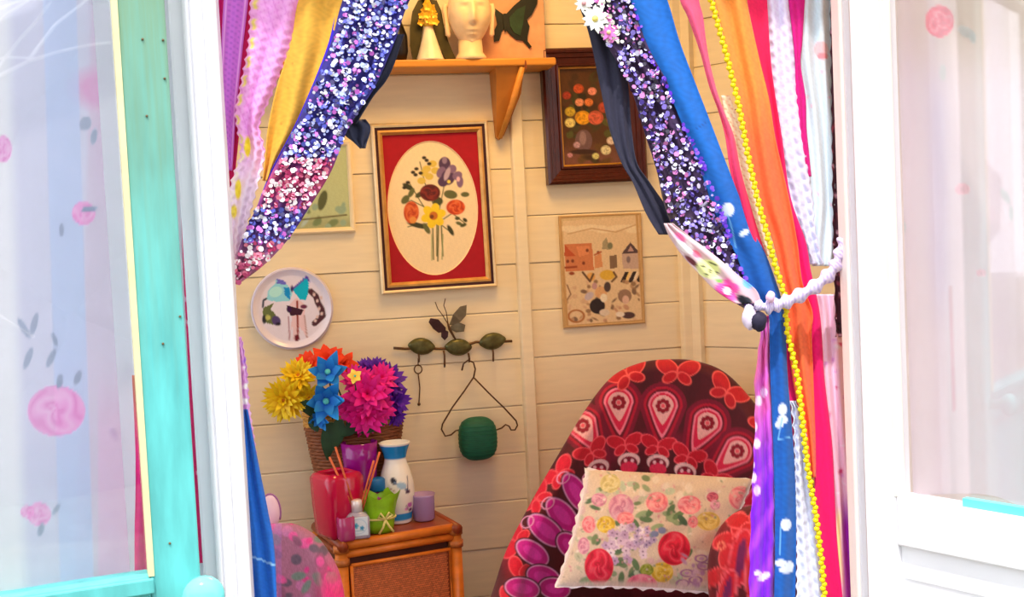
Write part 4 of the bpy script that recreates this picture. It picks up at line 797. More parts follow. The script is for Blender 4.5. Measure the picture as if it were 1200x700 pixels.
# ================================================================== ARMCHAIR
def catmull(pts, n):
    pts = np.asarray(pts, float); t = np.linspace(0, len(pts)-1, n); i = np.clip(t.astype(int), 0, len(pts)-2); u = (t-i)[:, None]
    g = lambda k: pts[np.clip(k, 0, len(pts)-1)]; p0, p1, p2, p3 = g(i-1), g(i), g(i+1), g(i+2)
    return .5*((2*p1)+(-p0+p2)*u+(2*p0-5*p1+4*p2-p3)*u*u+(-p0+3*p1-3*p2+p3)*u**3)
def tub(origin, face, rim, seat_z, thick, nt_, bottom_z, lean):
    """draped tub chair surface.  rim: (x, forward, z) from back centre to arm front"""
    R_ = np.array(rim, float); left = R_[::-1].copy(); left[:, 0] *= -1
    full = np.concatenate([left, R_[1:]]); C0 = catmull(full, nt_)
    f = np.array(face, float); f /= np.linalg.norm(f); rt_ = np.array([-f[1], f[0], 0])   # right as seen by the viewer
    tan = np.gradient(C0[:, :2], axis=0); tan /= np.linalg.norm(tan, axis=1)[:, None]+1e-9
    nrm = np.stack([-tan[:, 1], tan[:, 0]], 1)            # towards the inside of the U
    rows = []
    for v in np.linspace(0, 1, 34):                       # outside, floor up to rim
        z = bottom_z+(C0[:, 2]-thick-bottom_z)*v; off = -thick*(1.0+.35*(1-v))
        rip = .010*(1-v)*np.sin(np.linspace(0, 170, nt_)); rows.append(np.stack([C0[:, 0]+nrm[:, 0]*(off+rip), C0[:, 1]+nrm[:, 1]*(off+rip), z], 1))
    for a in np.linspace(PI, 0, 44)[1:]:                  # rounded rim
        rows.append(np.stack([C0[:, 0]+nrm[:, 0]*math.cos(a)*thick, C0[:, 1]+nrm[:, 1]*math.cos(a)*thick, C0[:, 2]-thick+thick*math.sin(a)], 1))
    for v in np.linspace(0, 1, 200)[1:]:                  # inside down to the seat
        z = C0[:, 2]-thick+(seat_z-C0[:, 2]+thick)*v; off = thick+lean*v**1.3
        wav = .004*np.sin(np.linspace(0, 46, nt_)+v*7)*math.sin(PI*v); rows.append(np.stack([C0[:, 0]+nrm[:, 0]*(off+wav), C0[:, 1]+nrm[:, 1]*(off+wav), z], 1))
    last = rows[-1]; ctr = np.stack([last[:, 0]*0, np.maximum(last[:, 1], .15), last[:, 2]+.012], 1)
    for v in np.linspace(0, 1, 14)[1:]: rows.append(last*(1-v)+ctr*v)
    G = np.stack(rows, 0); o = np.array(origin)
    Wd = o+G[..., 0:1]*rt_+G[..., 1:2]*f; Wd[..., 2] = G[..., 2]
    return Wd
CH0 = P(789, 500, -.25); fdir = (CAM-CH0)*np.array([1, 1, 0])
ztop = P(789, 423, -.27)[2]
rim = [(0, 0, ztop), (.07, .004, ztop-.006), (.14, .022, ztop-.035), (.20, .065, ztop-.105), (.262, .14, ztop-.20), (.325, .24, ztop-.30), (.372, .34, ztop-.385), (.388, .44, ztop-.44), (.39, .54, ztop-.46)]
G = tub((CH0[0], CH0[1]+.02, 0), fdir, rim, .50, .03, 640, FLOOR+.10, .035)
x, y = proj(G); p = Paint(x, y, (84, 6, 30))
CRM, MAR, PNK = (214, 18, 52), (112, 6, 52), (250, 120, 150)
def rosette(cx_, cy_, ang, s=1.0):
    p.tear(cx_, cy_, 28*s, 62*s, ang, (128, 6, 50)); p.tear(cx_, cy_, 23*s, 52*s, ang, (190, 14, 56)); p.tear(cx_, cy_, 20*s, 44*s, ang, (110, 4, 40)); p.tear(cx_, cy_, 17.5*s, 38*s, ang, (250, 130, 160)); p.tear(cx_, cy_, 15*s, 33*s, ang, (226, 30, 80)); p.tear(cx_, cy_, 12.5*s, 22*s, ang, (250, 186, 190))
    for j in range(8): t = j*PI/4; p.ell(cx_+6*s*math.cos(t), cy_+6*s*math.sin(t), 2.9*s, 2.9*s, (150, 4, 44))
    p.ell(cx_, cy_, 2.4*s, 2.4*s, (240, 90, 110))
def wings(cx_, cy_, ang, s=1.0, c=(200, 20, 40), o=(250, 96, 96)):
    t = math.radians(ang)
    for sd2 in (-1, 1):
        for rr, tt2, rx, ry in ((12, 25, 12, 7.5), (9, -35, 8, 5)):
            a = math.radians(tt2); u, v = sd2*rr*math.cos(a)*s, -rr*math.sin(a)*s; X_, Y_ = cx_+u*math.cos(t)-v*math.sin(t), cy_+u*math.sin(t)+v*math.cos(t)
            an = ang+sd2*(-tt2); p.ell(X_, Y_, rx*s, ry*s, c, an); p.ring(X_, Y_, rx*s, ry*s, 1.1*s, o, an)
# radial ground: broad darker rays fan out from the middle of the back
th = np.arctan2(y-600, x-775); p.mix(np.clip(np.sin(th*18+.5), 0, 1)*.5*(y < 560), (60, 4, 24)); rad = np.hypot(x-775, y-600)
p.mix(np.exp(-((rad-88)/9)**2)*.7, (130, 8, 54)); p.mix(np.exp(-((rad-190)/8)**2)*.6, (150, 10, 50))
for a in ((725, 472, 88), (777, 476, 92), (829, 496, 118), (864, 529, 138), (683, 499, 60), (900, 575, 150)): rosette(*a)
for a in ((794, 437, 5), (852, 460, 35), (736, 440, -25), (895, 500, 60)): wings(*a, 1.15)
for a in ((694, 531, -30), (733, 522, -8), (771, 524, 8), (806, 536, 20), (838, 560, 40)): wings(*a, .95, (206, 16, 50), (250, 90, 110)); 
for a in ((701, 548, -20), (737, 540, -5), (771, 542, 5), (803, 552, 15)):
    p.ell(a[0], a[1], 13, 9, (240, 200, 210), a[2]); p.ell(a[0], a[1]+3, 10, 8, (130, 10, 50), a[2]); p.ell(a[0], a[1]+8, 10, 7, (226, 40, 90), a[2]); p.ell(a[0]-4, a[1], 2, 2, (250, 200, 220)); p.ell(a[0]+4, a[1], 2, 2, (250, 200, 220))
for a in ((655, 556, -40), (629, 585, -50), (606, 634, -75), (609, 676, -85), (600, 710, -90)): wings(*a, 1.05, (226, 14, 60), (250, 90, 110))
for cx_, cy_, rx, ry, an in ((676, 578, 12, 25, -32), (659, 604, 13, 24, -42), (640, 622, 13, 25, -50), (624, 648, 12, 21, -56), (637, 677, 13, 20, -70), (668, 640, 12, 18, -45), (650, 690, 12, 18, -80), (612, 690, 12, 20, -80)):
    p.ell(cx_, cy_, rx+2.5, ry+2.5, (70, 0, 40), an); p.ell(cx_, cy_, rx+.8, ry+.8, (240, 170, 236), an); p.ell(cx_, cy_, rx-.8, ry-.8, (214, 24, 164), an); p.ell(cx_, cy_, rx*.5, ry*.6, (236, 60, 200), an)
for a in ((660, 560), (642, 590), (690, 560), (618, 612)): p.ring(*a, 8, 6, 1.2, (244, 170, 220), -40)
for a in ((860, 600, 60), (880, 640, 75), (850, 690, 60), (890, 690, 80)): wings(*a, 1.2, (206, 16, 40), (244, 80, 90))
p.tear(868, 640, 14, 60, 100, (226, 24, 46)); p.tear(842, 672, 10, 50, 95, (190, 16, 50)); p.tear(880, 668, 10, 44, 95, (120, 20, 90))
p.noise(.12, .9)
ch = empty('armchair', (CH0[0], CH0[1], FLOOR), 'high round backed tub armchair draped in a red and magenta mandala throw', 'armchair')
grid('mandala_throw', G, VC(.85), ch, p.c)
fu = fdir/np.linalg.norm(fdir); ru = np.array([-fu[1], fu[0], 0])
for sx, sf in ((-.25, .10), (.25, .10), (-.30, .48), (.30, .48)):
    q = CH0+ru*sx+fu*sf; tube('leg', [(q[0], q[1], FLOOR), (q[0], q[1], FLOOR+.14)], [.016, .022], M_ratd, ch, 10)
# right arm: the throw bulges over the arm roll in front of the cushion
ac = P(893, 672, -.74); ak = mpp(ac); nv, nu = 90, 110; ph = np.linspace(0, PI, nv)[:, None]; tt_ = np.linspace(0, 2*PI, nu, endpoint=False)[None]
X = np.sin(ph)*np.cos(tt_); Y = np.sin(ph)*np.sin(tt_); Z = np.cos(ph)*np.ones_like(tt_); wv2 = 1+.03*np.sin(9*tt_+3*Z)*np.sin(ph)
Ga = np.stack([ac[0]+62*ak*X*wv2-np.maximum(-Z, 0)*8*ak, ac[1]+60*ak*Y*wv2, ac[2]+np.where(Z > 0, 80, 120)*ak*Z], -1); x2, y2 = proj(Ga)
xs_, ys_, ps_ = x, y, p
p = Paint(x2, y2, (96, 8, 30)); p.mix(np.clip(np.sin(x2*.09-y2*.05), 0, 1)*.6, (150, 10, 30))
for a in ((862, 628, -50), (880, 612, -20), (850, 668, -60)): wings(*a, 1.2, (210, 20, 40), (250, 90, 100))
for a in ((868, 655, 11, 34, 10), (884, 668, 9, 36, 5), (852, 694, 9, 26, 14)): p.ell(a[0], a[1], a[2]+2, a[3]+2, (250, 100, 120), a[4]); p.ell(*a[:4], (220, 24, 50), a[4]); p.ell(a[0], a[1], a[2]*.5, a[3]*.7, (120, 14, 90), a[4])
p.ell(845, 640, 5, 5, (250, 130, 110)); p.ell(845, 640, 3, 3, (200, 20, 40)); p.noise(.12, .9)
grid('throw_fold', Ga, VC(.85), ch, p.c, close_u=True)
# cushion
def cushion():
    c4 = [P(688, 551, -.47), P(882, 562, -.50), P(838, 695, -.66), P(652, 688, -.68)]   # TL TR BR BL
    n1 = 170; U, V_ = np.meshgrid(np.linspace(0, 1, n1), np.linspace(0, 1, n1))
    pin = .035*(np.sin(PI*U)*(V_-.5)*0)
    Ue = U; Ve = V_
    base = ((1-Ue)*(1-Ve))[..., None]*c4[0]+(Ue*(1-Ve))[..., None]*c4[1]+(Ue*Ve)[..., None]*c4[2]+((1-Ue)*Ve)[..., None]*c4[3]
    n = np.cross(c4[1]-c4[0], c4[3]-c4[0]); n /= np.linalg.norm(n); 
    if n@(CAM-c4[0]) < 0: n = -n
    ctr = sum(c4)/4; edge = np.minimum(np.minimum(U, 1-U), np.minimum(V_, 1-V_)); pinch = .07*(4*(U-.5)**2*np.sin(PI*V_)*0)
    mid = (1-(2*U-1)**2)*(1-(2*V_-1)**2); sag = .05*(((1-(2*U-1)**2)*(2*V_-1)**4)+((1-(2*V_-1)**2)*(2*U-1)**4))
    base = base+(ctr-base)*sag[..., None]*1.0
    puff = .062*mid**.42
    e = empty('cushion', c4[3]*.5+c4[2]*.5, 'square floral cushion with red and pink roses lying in the armchair', 'cushion')
    wr_ = .004*np.sin(U*23+V_*9)*np.sin(V_*17)*mid
    Gf = base+n*(puff+wr_)[..., None]; Gb = base-n*(puff*.7)[..., None]
    x, y = proj(Gf); q = Paint(x, y, (228, 206, 186))
    q.blotch(110, (655, 552, 885, 695), 7, [(214, 190, 170), (236, 220, 206), (200, 196, 170), (226, 190, 190)], .5)
    q.blotch(60, (690, 560, 800, 690), 6, [(120, 140, 100), (150, 166, 130), (90, 120, 90), (196, 206, 180)], .75)
    for a in ((752, 603), (757, 609), (762, 600), (784, 603), (790, 610), (795, 604), (745, 615), (770, 618), (800, 610), (710, 675), (690, 672), (728, 678), (725, 660), (745, 662), (756, 668), (806, 650), (686, 680), (786, 598)): q.ell(*a, 8, 3.6, random.choice([(100, 130, 90), (70, 100, 76), (150, 170, 130)]), random.uniform(0, 180))
    for a in ((767, 626), (776, 622), (782, 630), (760, 632)): q.ell(*a, 5, 4, (130, 140, 180))
    PK = ((250, 150, 160), (230, 96, 120), (255, 200, 200)); RD = ((232, 30, 70), (180, 6, 40), (255, 110, 130)); YL = ((236, 200, 70), (200, 150, 40), (250, 230, 150)); LV = ((216, 180, 216), (170, 130, 180), (246, 230, 244)); MV = ((230, 160, 186), (196, 110, 150), (246, 206, 220))
    for cx_, cy_, rx, ry, c in ((715, 567, 12, 11, ((226, 210, 150), (196, 176, 110), (240, 230, 190))), (770, 589, 13, 12, PK), (808, 592, 14, 11, PK), (868, 584, 14, 14, PK), (710, 615, 11, 10, YL), (830, 611, 14, 11, ((230, 206, 110), (196, 160, 70), (244, 228, 160))), (728, 595, 15, 16, MV), (733, 608, 10, 8, PK), (702, 586, 9, 8, MV), (776, 671, 13, 12, YL), (758, 668, 8, 7, ((160, 170, 60), (120, 130, 40), (200, 200, 110))), (752, 688, 19, 15, ((246, 130, 160), (216, 80, 120), (255, 190, 205))), (835, 583, 7, 6, ((206, 90, 120), (160, 60, 90), (240, 150, 170))), (812, 612, 6, 7, PK), (838, 592, 6, 6, MV), (690, 615, 8, 10, PK), (684, 640, 7, 10, MV)):
        q.rose(cx_, cy_, rx, ry, *c)
    random.seed(3)
    for i in range(46):
        a, r3 = random.uniform(0, 2*PI), math.sqrt(random.random()); q.flower(735+25*r3*math.cos(a), 640+23*r3*math.sin(a), 5.2, 5, random.choice([(226, 196, 226), (244, 226, 240), (206, 170, 210), (238, 214, 234)]), (150, 110, 150), a, .22)
    for i in range(10): q.flower(755+random.uniform(-12, 12), 628+random.uniform(-10, 12), 4, 5, (196, 170, 210), (120, 100, 150))
    q.blotch(260, (655, 552, 885, 695), 2.4, [(226, 200, 190), (246, 230, 220), (176, 150, 140), (150, 160, 130), (220, 150, 160)], .55)
    q.rose(702, 664, 17, 21, *RD); q.rose(790, 643, 19, 20, *RD)
    for cx_, cy_ in ((805, 672), (815, 680), (800, 684), (825, 664), (822, 655)): q.ring(cx_, cy_, 7, 4, 1.4, (170, 110, 170)); q.ell(cx_, cy_, 3, 2, (206, 160, 200))
    q.blotch(16, (795, 650, 832, 690), 5, [(196, 150, 190), (226, 196, 210)], .5)
    q.mix(np.exp(-((edge)/.012)**2)*.8, (250, 236, 236)); q.noise(.09, 1.4)
    grid('cover_front', Gf, VC(.9), e, q.c); grid('cover_back', Gb[:, ::-1], mat('pink_cushion_back', (230, 170, 196), .9), e)
    # lace edging
    m = MB(); per = []
    ring_ = [(t, 0) for t in np.linspace(0, 1, 40)]+[(1, t) for t in np.linspace(0, 1, 32)]+[(1-t, 1) for t in np.linspace(0, 1, 40)]+[(0, 1-t) for t in np.linspace(0, 1, 32)]
    for i, (u, v) in enumerate(ring_):
        b = base[int(round(v*(n1-1))), int(round(u*(n1-1)))]; o = (b-ctr); o /= np.linalg.norm(o); per.append((b, o))
    V = []; Nn = len(per)
    for i, (b, o) in enumerate(per): V += [b, b+o*(.006+.003*math.sin(i*1.9))+n*.003*math.sin(i*1.1)]
    m.add(V, [[2*i, 2*((i+1) % Nn), 2*((i+1) % Nn)+1, 2*i+1] for i in range(Nn)]); m.build('lace_edging', mat('white_lace', (250, 240, 244), .9, .08, 80, .4), e)
cushion()
# ---- second armchair, low left, with floral throw
CL0 = P(330, 660, -.80); f2 = np.array([-.25, -1, 0]); ztl = P(345, 612, -.80)[2]
rim2 = [(0, 0, ztl), (.04, .004, ztl-.004), (.08, .02, ztl-.03), (.11, .05, ztl-.08), (.13, .12, ztl-.15), (.135, .2, ztl-.2)]
G = tub((CL0[0]-.005, CL0[1], 0), f2, rim2, .50, .022, 200, FLOOR+.1, .02)
x, y = proj(G); p = Paint(x, y, (176, 110, 140)); random.seed(11)
p.blotch(120, (280, 600, 400, 780), 9, [(220, 60, 140), (120, 140, 130), (150, 90, 120), (200, 120, 170), (110, 90, 110), (232, 90, 160)], .6); p.mix((x < 330)*.5, (190, 120, 196)); p.mix(smoothstep(364, 384, x)*smoothstep(640, 700, y)*.9, (230, 20, 120)); p.noise(.15)
fc = empty('armchair', (CL0[0], CL0[1], FLOOR), 'low chair covered in faded pink and grey floral cloth behind the left curtain', 'chair')
grid('floral_throw', G, VC(.9), fc, p.c)
b0 = P(317, 600, -.76); k = mpp(b0)
m = MB(); V = []; nn = 20
for i in range(15):
    ph = PI*i/14
    for j in range(nn): t = 2*PI*j/nn; V.append((b0[0]+11*k*math.sin(ph)*math.cos(t), b0[1]+8*k*math.sin(ph)*math.sin(t), b0[2]+21*k*math.cos(ph)))
m.add(V, [[i*nn+j, i*nn+(j+1) % nn, (i+1)*nn+(j+1) % nn, (i+1)*nn+j] for i in range(14) for j in range(nn)]); m.build('padded_knob', mat('pale_pink_padding', (244, 206, 220), .8, .05, 30), fc)
tube('knob_piping', [(b0[0]+11.5*k*math.cos(t), b0[1]-.002, b0[2]+21*k*math.sin(t)) for t in np.linspace(-.5, PI+.5, 20)], .0022, mat('mauve_piping', (170, 110, 160), .7), fc, 6)

# ================================================================== CURTAIN STRIPS
GC = 'fabric strips of the doorway curtain'
def strip(name, label, rows, Yd, paintfn, seg=14, amp=.005, folds=2.0, scallop=0, sc_n=40, mat_=None, cat='curtain strip', tilt=0, thick=.0012, ext=True, grp=GC):
    """rows: (y, x_left, x_right) in photo pixels on the plane Y=Yd; folds run along the length"""
    R_ = np.array(rows, float); ny = max(8, int((R_[-1, 0]-R_[0, 0])/2.2)); yy = np.linspace(R_[0, 0], R_[-1, 0], ny)
    idx = catmull(R_, ny*2); xl = np.interp(yy, idx[:, 0], idx[:, 1]); xr = np.interp(yy, idx[:, 0], idx[:, 2])
    t = (yy-yy[0])/(yy[-1]-yy[0])
    if scallop: xl = xl+scallop*np.abs(np.sin(t*sc_n*PI)); xr = xr-scallop*np.abs(np.sin(t*sc_n*PI+.6))
    mw = float(np.max(xr-xl)); nu = max(6, int(mw/1.6)); U = np.linspace(0, 1, nu)
    G = np.zeros((ny, nu, 3)); ph = random.uniform(0, 6)
    for i in range(ny):
        for j, u in enumerate(U):
            q = P(xl[i]*(1-u)+xr[i]*u, yy[i], Yd); q2 = q.copy()
            q2[1] += amp*math.sin(folds*PI*2*u+ph+1.5*math.sin(t[i]*5+ph)); G[i, j] = CAM+(q2[1]-CAM[1])/(q[1]-CAM[1])*(q-CAM)
    X, Y = proj(G); UU = np.repeat(U[None], ny, 0); TT_ = np.repeat(yy[:, None], nu, 1)
    c = paintfn(Paint(X, Y, (255, 255, 255)), UU, TT_)
    o = grid(name, G, mat_ or VC(.75, '_s'), None, c, thick=thick)
    return tag(o, label, cat, grp)
def plain(c, n=.1, sc=.5):
    def f(p, U, Yy): p.c[:] = lin(c); return p.noise(n, sc).c
    return f
def grad(c0, c1, y0, y1, n=.08):
    def f(p, U, Yy): p.c[:] = lin(c0); p.mix(smoothstep(y0, y1, p.y), c1); return p.noise(n, .5).c
    return f
def dots(c, cols, n, r, area, seed=1, op=.9):
    def f(p, U, Yy):
        random.seed(seed); p.c[:] = lin(c); p.blotch(n, area, r, cols, op); return p.noise(.06).c
    return f
def sequins(parent, rows, Yd, n, cols, rpx=(1.3, 3.6), seed=1, dens=None):
    random.seed(seed); R_ = np.array(rows, float); m = MB()
    for i in range(n):
        y_ = random.uniform(R_[0, 0], R_[-1, 0]); u = random.uniform(.02, .98); xl, xr = np.interp(y_, R_[:, 0], R_[:, 1]), np.interp(y_, R_[:, 0], R_[:, 2])
        if random.random() > (xr-xl)/np.max(R_[:, 2]-R_[:, 1])+.1: continue
        q = P(xl*(1-u)+xr*u, y_, Yd-.0075-random.uniform(0, .002)); k = mpp(q); r = random.uniform(*rpx)*k
        nrm = Vector((random.gauss(0, .35), -1, random.gauss(.15, .4))).normalized(); a = nrm.orthogonal().normalized(); b = nrm.cross(a); cc = lin(cols(random.random(), q, y_, u))
        m.add([Vector([float(v) for v in q])+(a*math.cos(t)+b*math.sin(t))*r for t in np.linspace(0, 2*PI, 7)[:-1]], [list(range(6))], cc)
    o = m.build('sequins', mat('sequin_foil', None, .22, .02, 60, 0, metal=.25, spec=.8), parent, smooth=False); o['kind'] = 'stuff'; return o
Yc = YF+.075
# ---------- left side
strip('curtain_strip', 'magenta strip showing beside the left door post, leftmost at the top', [(-50, 250, 262), (0, 253, 266), (100, 256, 272), (200, 260, 276), (330, 262, 278)], Yc+.035, plain((214, 10, 130)), amp=.002)
def f_lil(p, U, Yy):
    p.c[:] = lin((206, 110, 220)); p.mix((np.abs(U-.12) < .05)*.8, (240, 180, 246)); p.mix((np.abs(U-.88) < .05)*.8, (240, 180, 246)); p.mix(np.clip(np.sin(Yy*.9)*np.sin(U*18), 0, 1)*.7*((U > .2)*(U < .8)), (146, 70, 190)); return p.c
strip('curtain_strip', 'lilac patterned ribbon beside the left door post', [(-50, 266, 294), (0, 262, 291), (60, 259, 284), (130, 258, 277), (200, 264, 272)], Yc+.022, f_lil, amp=.001)
strip('curtain_strip', 'crimson magenta strip between the lilac ribbon and the pink lace', [(-50, 288, 302), (0, 284, 297), (60, 278, 292), (110, 272, 284), (160, 268, 280), (215, 264, 274)], Yc+.028, plain((200, 0, 96)), amp=.001)
def f_lace(p, U, Yy):
    p.c[:] = lin((244, 170, 232)); x, y = p.x, p.y
    dm = np.abs(((x+y*.55)/13) % 1-.5)+np.abs(((x*.2-y)/13) % 1-.5); p.mix(np.clip(1-np.abs(dm-.5)*9, 0, 1)*.7, (224, 120, 210)); p.mix(np.exp(-((U-.1)/.05)**2)*(np.sin(Yy*.28) > -.2)*.9, (240, 226, 60)); p.mix(smoothstep(140, 230, y)*.8, (255, 244, 250)); p.ell(290, 172, 4, 12, (250, 226, 40)); p.ell(279, 222, 4, 12, (250, 226, 60)); p.ell(274, 248, 4, 8, (250, 230, 90)); return p.c  # lower lace fades to near white, sun glare put into its colour
strip('curtain_strip', 'pale pink scalloped lace strip with yellow trim on the left', [(-50, 302, 368), (0, 292, 355), (50, 289, 342), (100, 280, 325), (130, 274, 312), (150, 276, 306), (180, 280, 312), (220, 268, 303), (270, 266, 290), (320, 268, 280)], Yc+.008, f_lace, amp=.004, scallop=3, sc_n=34)
strip('curtain_strip', 'mustard yellow fabric strip beside the navy sequins on the left', [(-50, 372, 432), (0, 350, 405), (50, 341, 394), (100, 325, 372), (150, 314, 352), (185, 311, 328), (212, 308, 316)], Yc-.002, lambda p, U, Yy: (p.c.__setitem__(slice(None), lin((232, 172, 60))), p.noise(.12, .25), p.blotch(16, (310, 0, 400, 190), 1.6, [(180, 120, 40)], .5), p.c)[-1], amp=.006, folds=1.5)
strip('curtain_strip', 'cobalt blue edging strip between mustard and sequinned cloth', [(-50, 424, 440), (0, 398, 412), (50, 385, 398), (100, 366, 376), (150, 344, 354), (200, 318, 326), (240, 302, 308)], Yc-.006, plain((50, 20, 200)), amp=.001)
rowsL = [(-50, 425, 512), (0, 402, 480), (50, 388, 462), (100, 368, 440), (150, 346, 408), (200, 320, 388), (240, 302, 364), (280, 284, 338), (310, 275, 310), (332, 270, 280)]
def f_nav(p, U, Yy):
    p.c[:] = lin((52, 44, 140)); p.mix(np.exp(-((p.y-215)/26)**2)*.8, (200, 70, 110)); p.mix(smoothstep(255, 320, p.y)*.7, (226, 130, 150)); p.mix(np.clip(np.sin(p.x*.33+p.y*.21), 0, 1)*.5, (36, 20, 80)); return p.c
sq = strip('sequin_curtain', 'navy and violet sequinned cloth swept to the left post', rowsL, Yc-.014, f_nav, amp=.005, folds=2.5, thick=.002)
def colL(r_, q, y_, u):
    if 185 < y_ < 245 or y_ > 285:
        return (255, 240, 244) if r_ < .4 else (240, 130, 160) if r_ < .7 else (180, 50, 100)
    return (245, 240, 255) if r_ < .20 else (176, 186, 250) if r_ < .45 else (214, 110, 214) if r_ < .58 else (84, 90, 196) if r_ < .8 else (40, 26, 90)
sequins(sq, rowsL, Yc-.014, 1800, colL, seed=5)
strip('sheer_strip', 'black sheer cloth edge hanging below the left sequinned curtain', [(40, 452, 474), (75, 440, 462), (95, 430, 452), (110, 418, 440), (122, 412, 432), (145, 398, 418)], Yc-.004, plain((34, 34, 56)), amp=.002)
strip('sheer_strip', 'small dark navy rag end left of the red picture', [(140, 402, 428), (148, 400, 434), (158, 404, 433), (166, 414, 430), (174, 422, 428)], Yc+.002, plain((40, 42, 66)), amp=.004)
# lower left: strips hanging down behind the post
def f_wl(p, U, Yy):
    p.c[:] = lin((226, 160, 226)); random.seed(4); p.blotch(50, (276, 400, 310, 700), 5, [(255, 250, 255), (190, 120, 230), (250, 200, 240), (60, 50, 70)], .7); return p.c
strip('curtain_strip', 'lilac floral strip hanging low beside the left post', [(395, 276, 284), (430, 278, 290), (470, 279, 293), (520, 284, 300), (600, 290, 312), (660, 304, 322), (760, 312, 330)], Yc-.012, f_wl, amp=.003, scallop=2)
strip('curtain_strip', 'bright blue strip hanging low beside the left post', [(480, 280, 290), (520, 282, 298), (560, 284, 306), (600, 288, 314), (650, 290, 322), (760, 292, 326)], Yc-.022, lambda p, U, Yy: (p.c.__setitem__(slice(None), lin((16, 100, 196))), p.mix((np.abs(p.y-650-(p.x-290)*.4) < 1.2)*.9, (150, 200, 240)), p.noise(.1, .3), p.c)[-1], amp=.004)
strip('curtain_strip', 'crimson strip seen through the gap beside the turquoise door', [(180, 210, 226), (300, 214, 232), (420, 220, 238), (560, 226, 244), (660, 232, 250)], YF-.027, dots((236, 40, 110), [(250, 180, 210), (255, 230, 240)], 26, 7, (205, 330, 250, 620), 8), amp=0)
strip('curtain_strip', 'hot pink strip hanging behind the lower right corner of the turquoise door pane', [(440, 155, 168), (500, 158, 173), (560, 159, 178), (620, 158, 182), (700, 158, 186)], YF-.065, grad((226, 120, 90), (250, 0, 130), 440, 540), amp=.002)
# ---------- right side
strip('curtain_strip', 'dark navy sheer strip crossing the dark framed picture', [(-50, 660, 700), (0, 676, 716), (40, 690, 726), (100, 703, 736), (150, 714, 740), (190, 728, 746), (215, 742, 762), (250, 757, 786), (275, 772, 796)], Yc+.004, plain((46, 44, 66)), amp=.003)
rowsR = [(-50, 660, 732), (0, 680, 746), (50, 710, 757), (100, 738, 784), (150, 754, 806), (200, 770, 830), (250, 782, 850), (300, 808, 866), (345, 850, 882), (362, 874, 890)]
def f_nr(p, U, Yy):
    p.c[:] = lin((66, 40, 80)); p.mix(smoothstep(180, 260, p.y)*smoothstep(.5, .0, U)*.7, (90, 76, 60)); p.mix(np.clip(np.sin(p.x*.3-p.y*.17), 0, 1)*.4, (30, 14, 50)); return p.c
sr = strip('sequin_curtain', 'dark purple sequinned cloth swept to the right tie', rowsR, Yc-.014, f_nr, amp=.005, folds=2.5, thick=.002)
def colR(r_, q, y_, u):
    if y_ < 50 and u < .5: return (255, 255, 236) if r_ < .7 else (236, 120, 200)
    if u > .9: return (120, 60, 236)
    return (232, 224, 255) if r_ < .18 else (150, 130, 226) if r_ < .42 else (214, 120, 190) if r_ < .58 else (70, 50, 140) if r_ < .75 else (36, 18, 50)
sequins(sr, rowsR, Yc-.014, 1500, colR, seed=9)
def daisy(px, py, rp, n, c, core, parent, Yd):
    m = MB(); cpt = P(px, py, Yd); k = mpp(cpt); bloom(m, cpt, (0, -1, .1), rp*k, [(n, 1, .22, 5, 0)], c, c); m.tube([cpt, cpt+np.array([0, -.003, 0])], rp*.22*k, 10, lin(core)); m.build('sewn_flower', M_pet, parent)
daisy(697, 22, 17, 11, (250, 250, 236), (250, 226, 120), sr, Yc-.03); daisy(713, 38, 11, 7, (230, 120, 200), (250, 226, 160), sr, Yc-.028); daisy(684, 4, 12, 9, (244, 240, 226), (220, 160, 160), sr, Yc-.028)
rf = [(262, 778, 788), (280, 786, 812), (300, 800, 838), (320, 818, 862), (340, 838, 886), (356, 862, 892)]
def f_fl(p, U, Yy):
    p.c[:] = lin((226, 190, 196)); p.ell(803, 288, 12, 7, (250, 236, 236), 40); p.ell(797, 278, 8, 4, (250, 140, 190), 40); p.ell(816, 298, 6, 4, (250, 120, 150), 40); p.ell(810, 306, 10, 3, (120, 50, 60), 40); p.ell(830, 315, 14, 11, (236, 236, 160), 20)
    for a in ((824, 312), (832, 318), (838, 310), (828, 322), (840, 320), (833, 308)): p.ell(*a, 2, 1.8, (60, 60, 40))
    p.ell(846, 330, 8, 3, (130, 190, 90), 10); p.flower(852, 341, 15, 5, (250, 90, 180), (255, 240, 250), .3); p.ring(852, 341, 6, 6, 2, (220, 20, 120)); p.ell(876, 332, 7, 6, (120, 190, 250), 30); p.ell(872, 352, 10, 5, (36, 40, 50), 20); return p.c
strip('floral_trim', 'floral ribbon with pink bloom and yellow patch along the right swag', rf, Yc-.030, f_fl, amp=.003, grp=None)
def f_blue(p, U, Yy):
    p.c[:] = lin((12, 104, 196)); p.mix(smoothstep(140, 330, p.y)*.5, (10, 70, 150)); p.noise(.12, .22)
    for a in ((853, 246, 7, 8), (917, 480, 5, 7), (917, 492, 6, 5), (921, 615, 6, 7), (915, 660, 7, 4), (925, 663, 5, 5), (921, 668, 8, 4), (913, 498, 5, 4)): p.ell(*a, (220, 230, 250))
    for q in ([(853, 252), (858, 268), (862, 290)], [(866, 276), (878, 268)], [(915, 618), (914, 650)], [(917, 490), (912, 515), (925, 513)]): p.line(q, 1.3, (120, 190, 240))
    p.ell(872, 273, 6, 3, (220, 236, 255), -30); p.line([(815, 152), (828, 143)], 1, (8, 60, 140)); return p.c
rb = [(-50, 715, 762), (0, 738, 782), (50, 757, 797), (100, 780, 816), (131, 793, 828), (181, 814, 847), (230, 831, 866), (270, 846, 882), (300, 863, 898), (345, 880, 914), (366, 900, 919), (400, 902, 921), (443, 903, 923), (546, 907, 931), (648, 908, 933), (760, 906, 930)]
strip('curtain_strip', 'wide bright blue strip with small white flowers on the right', rb, Yc-.020, f_blue, amp=.005, folds=1)
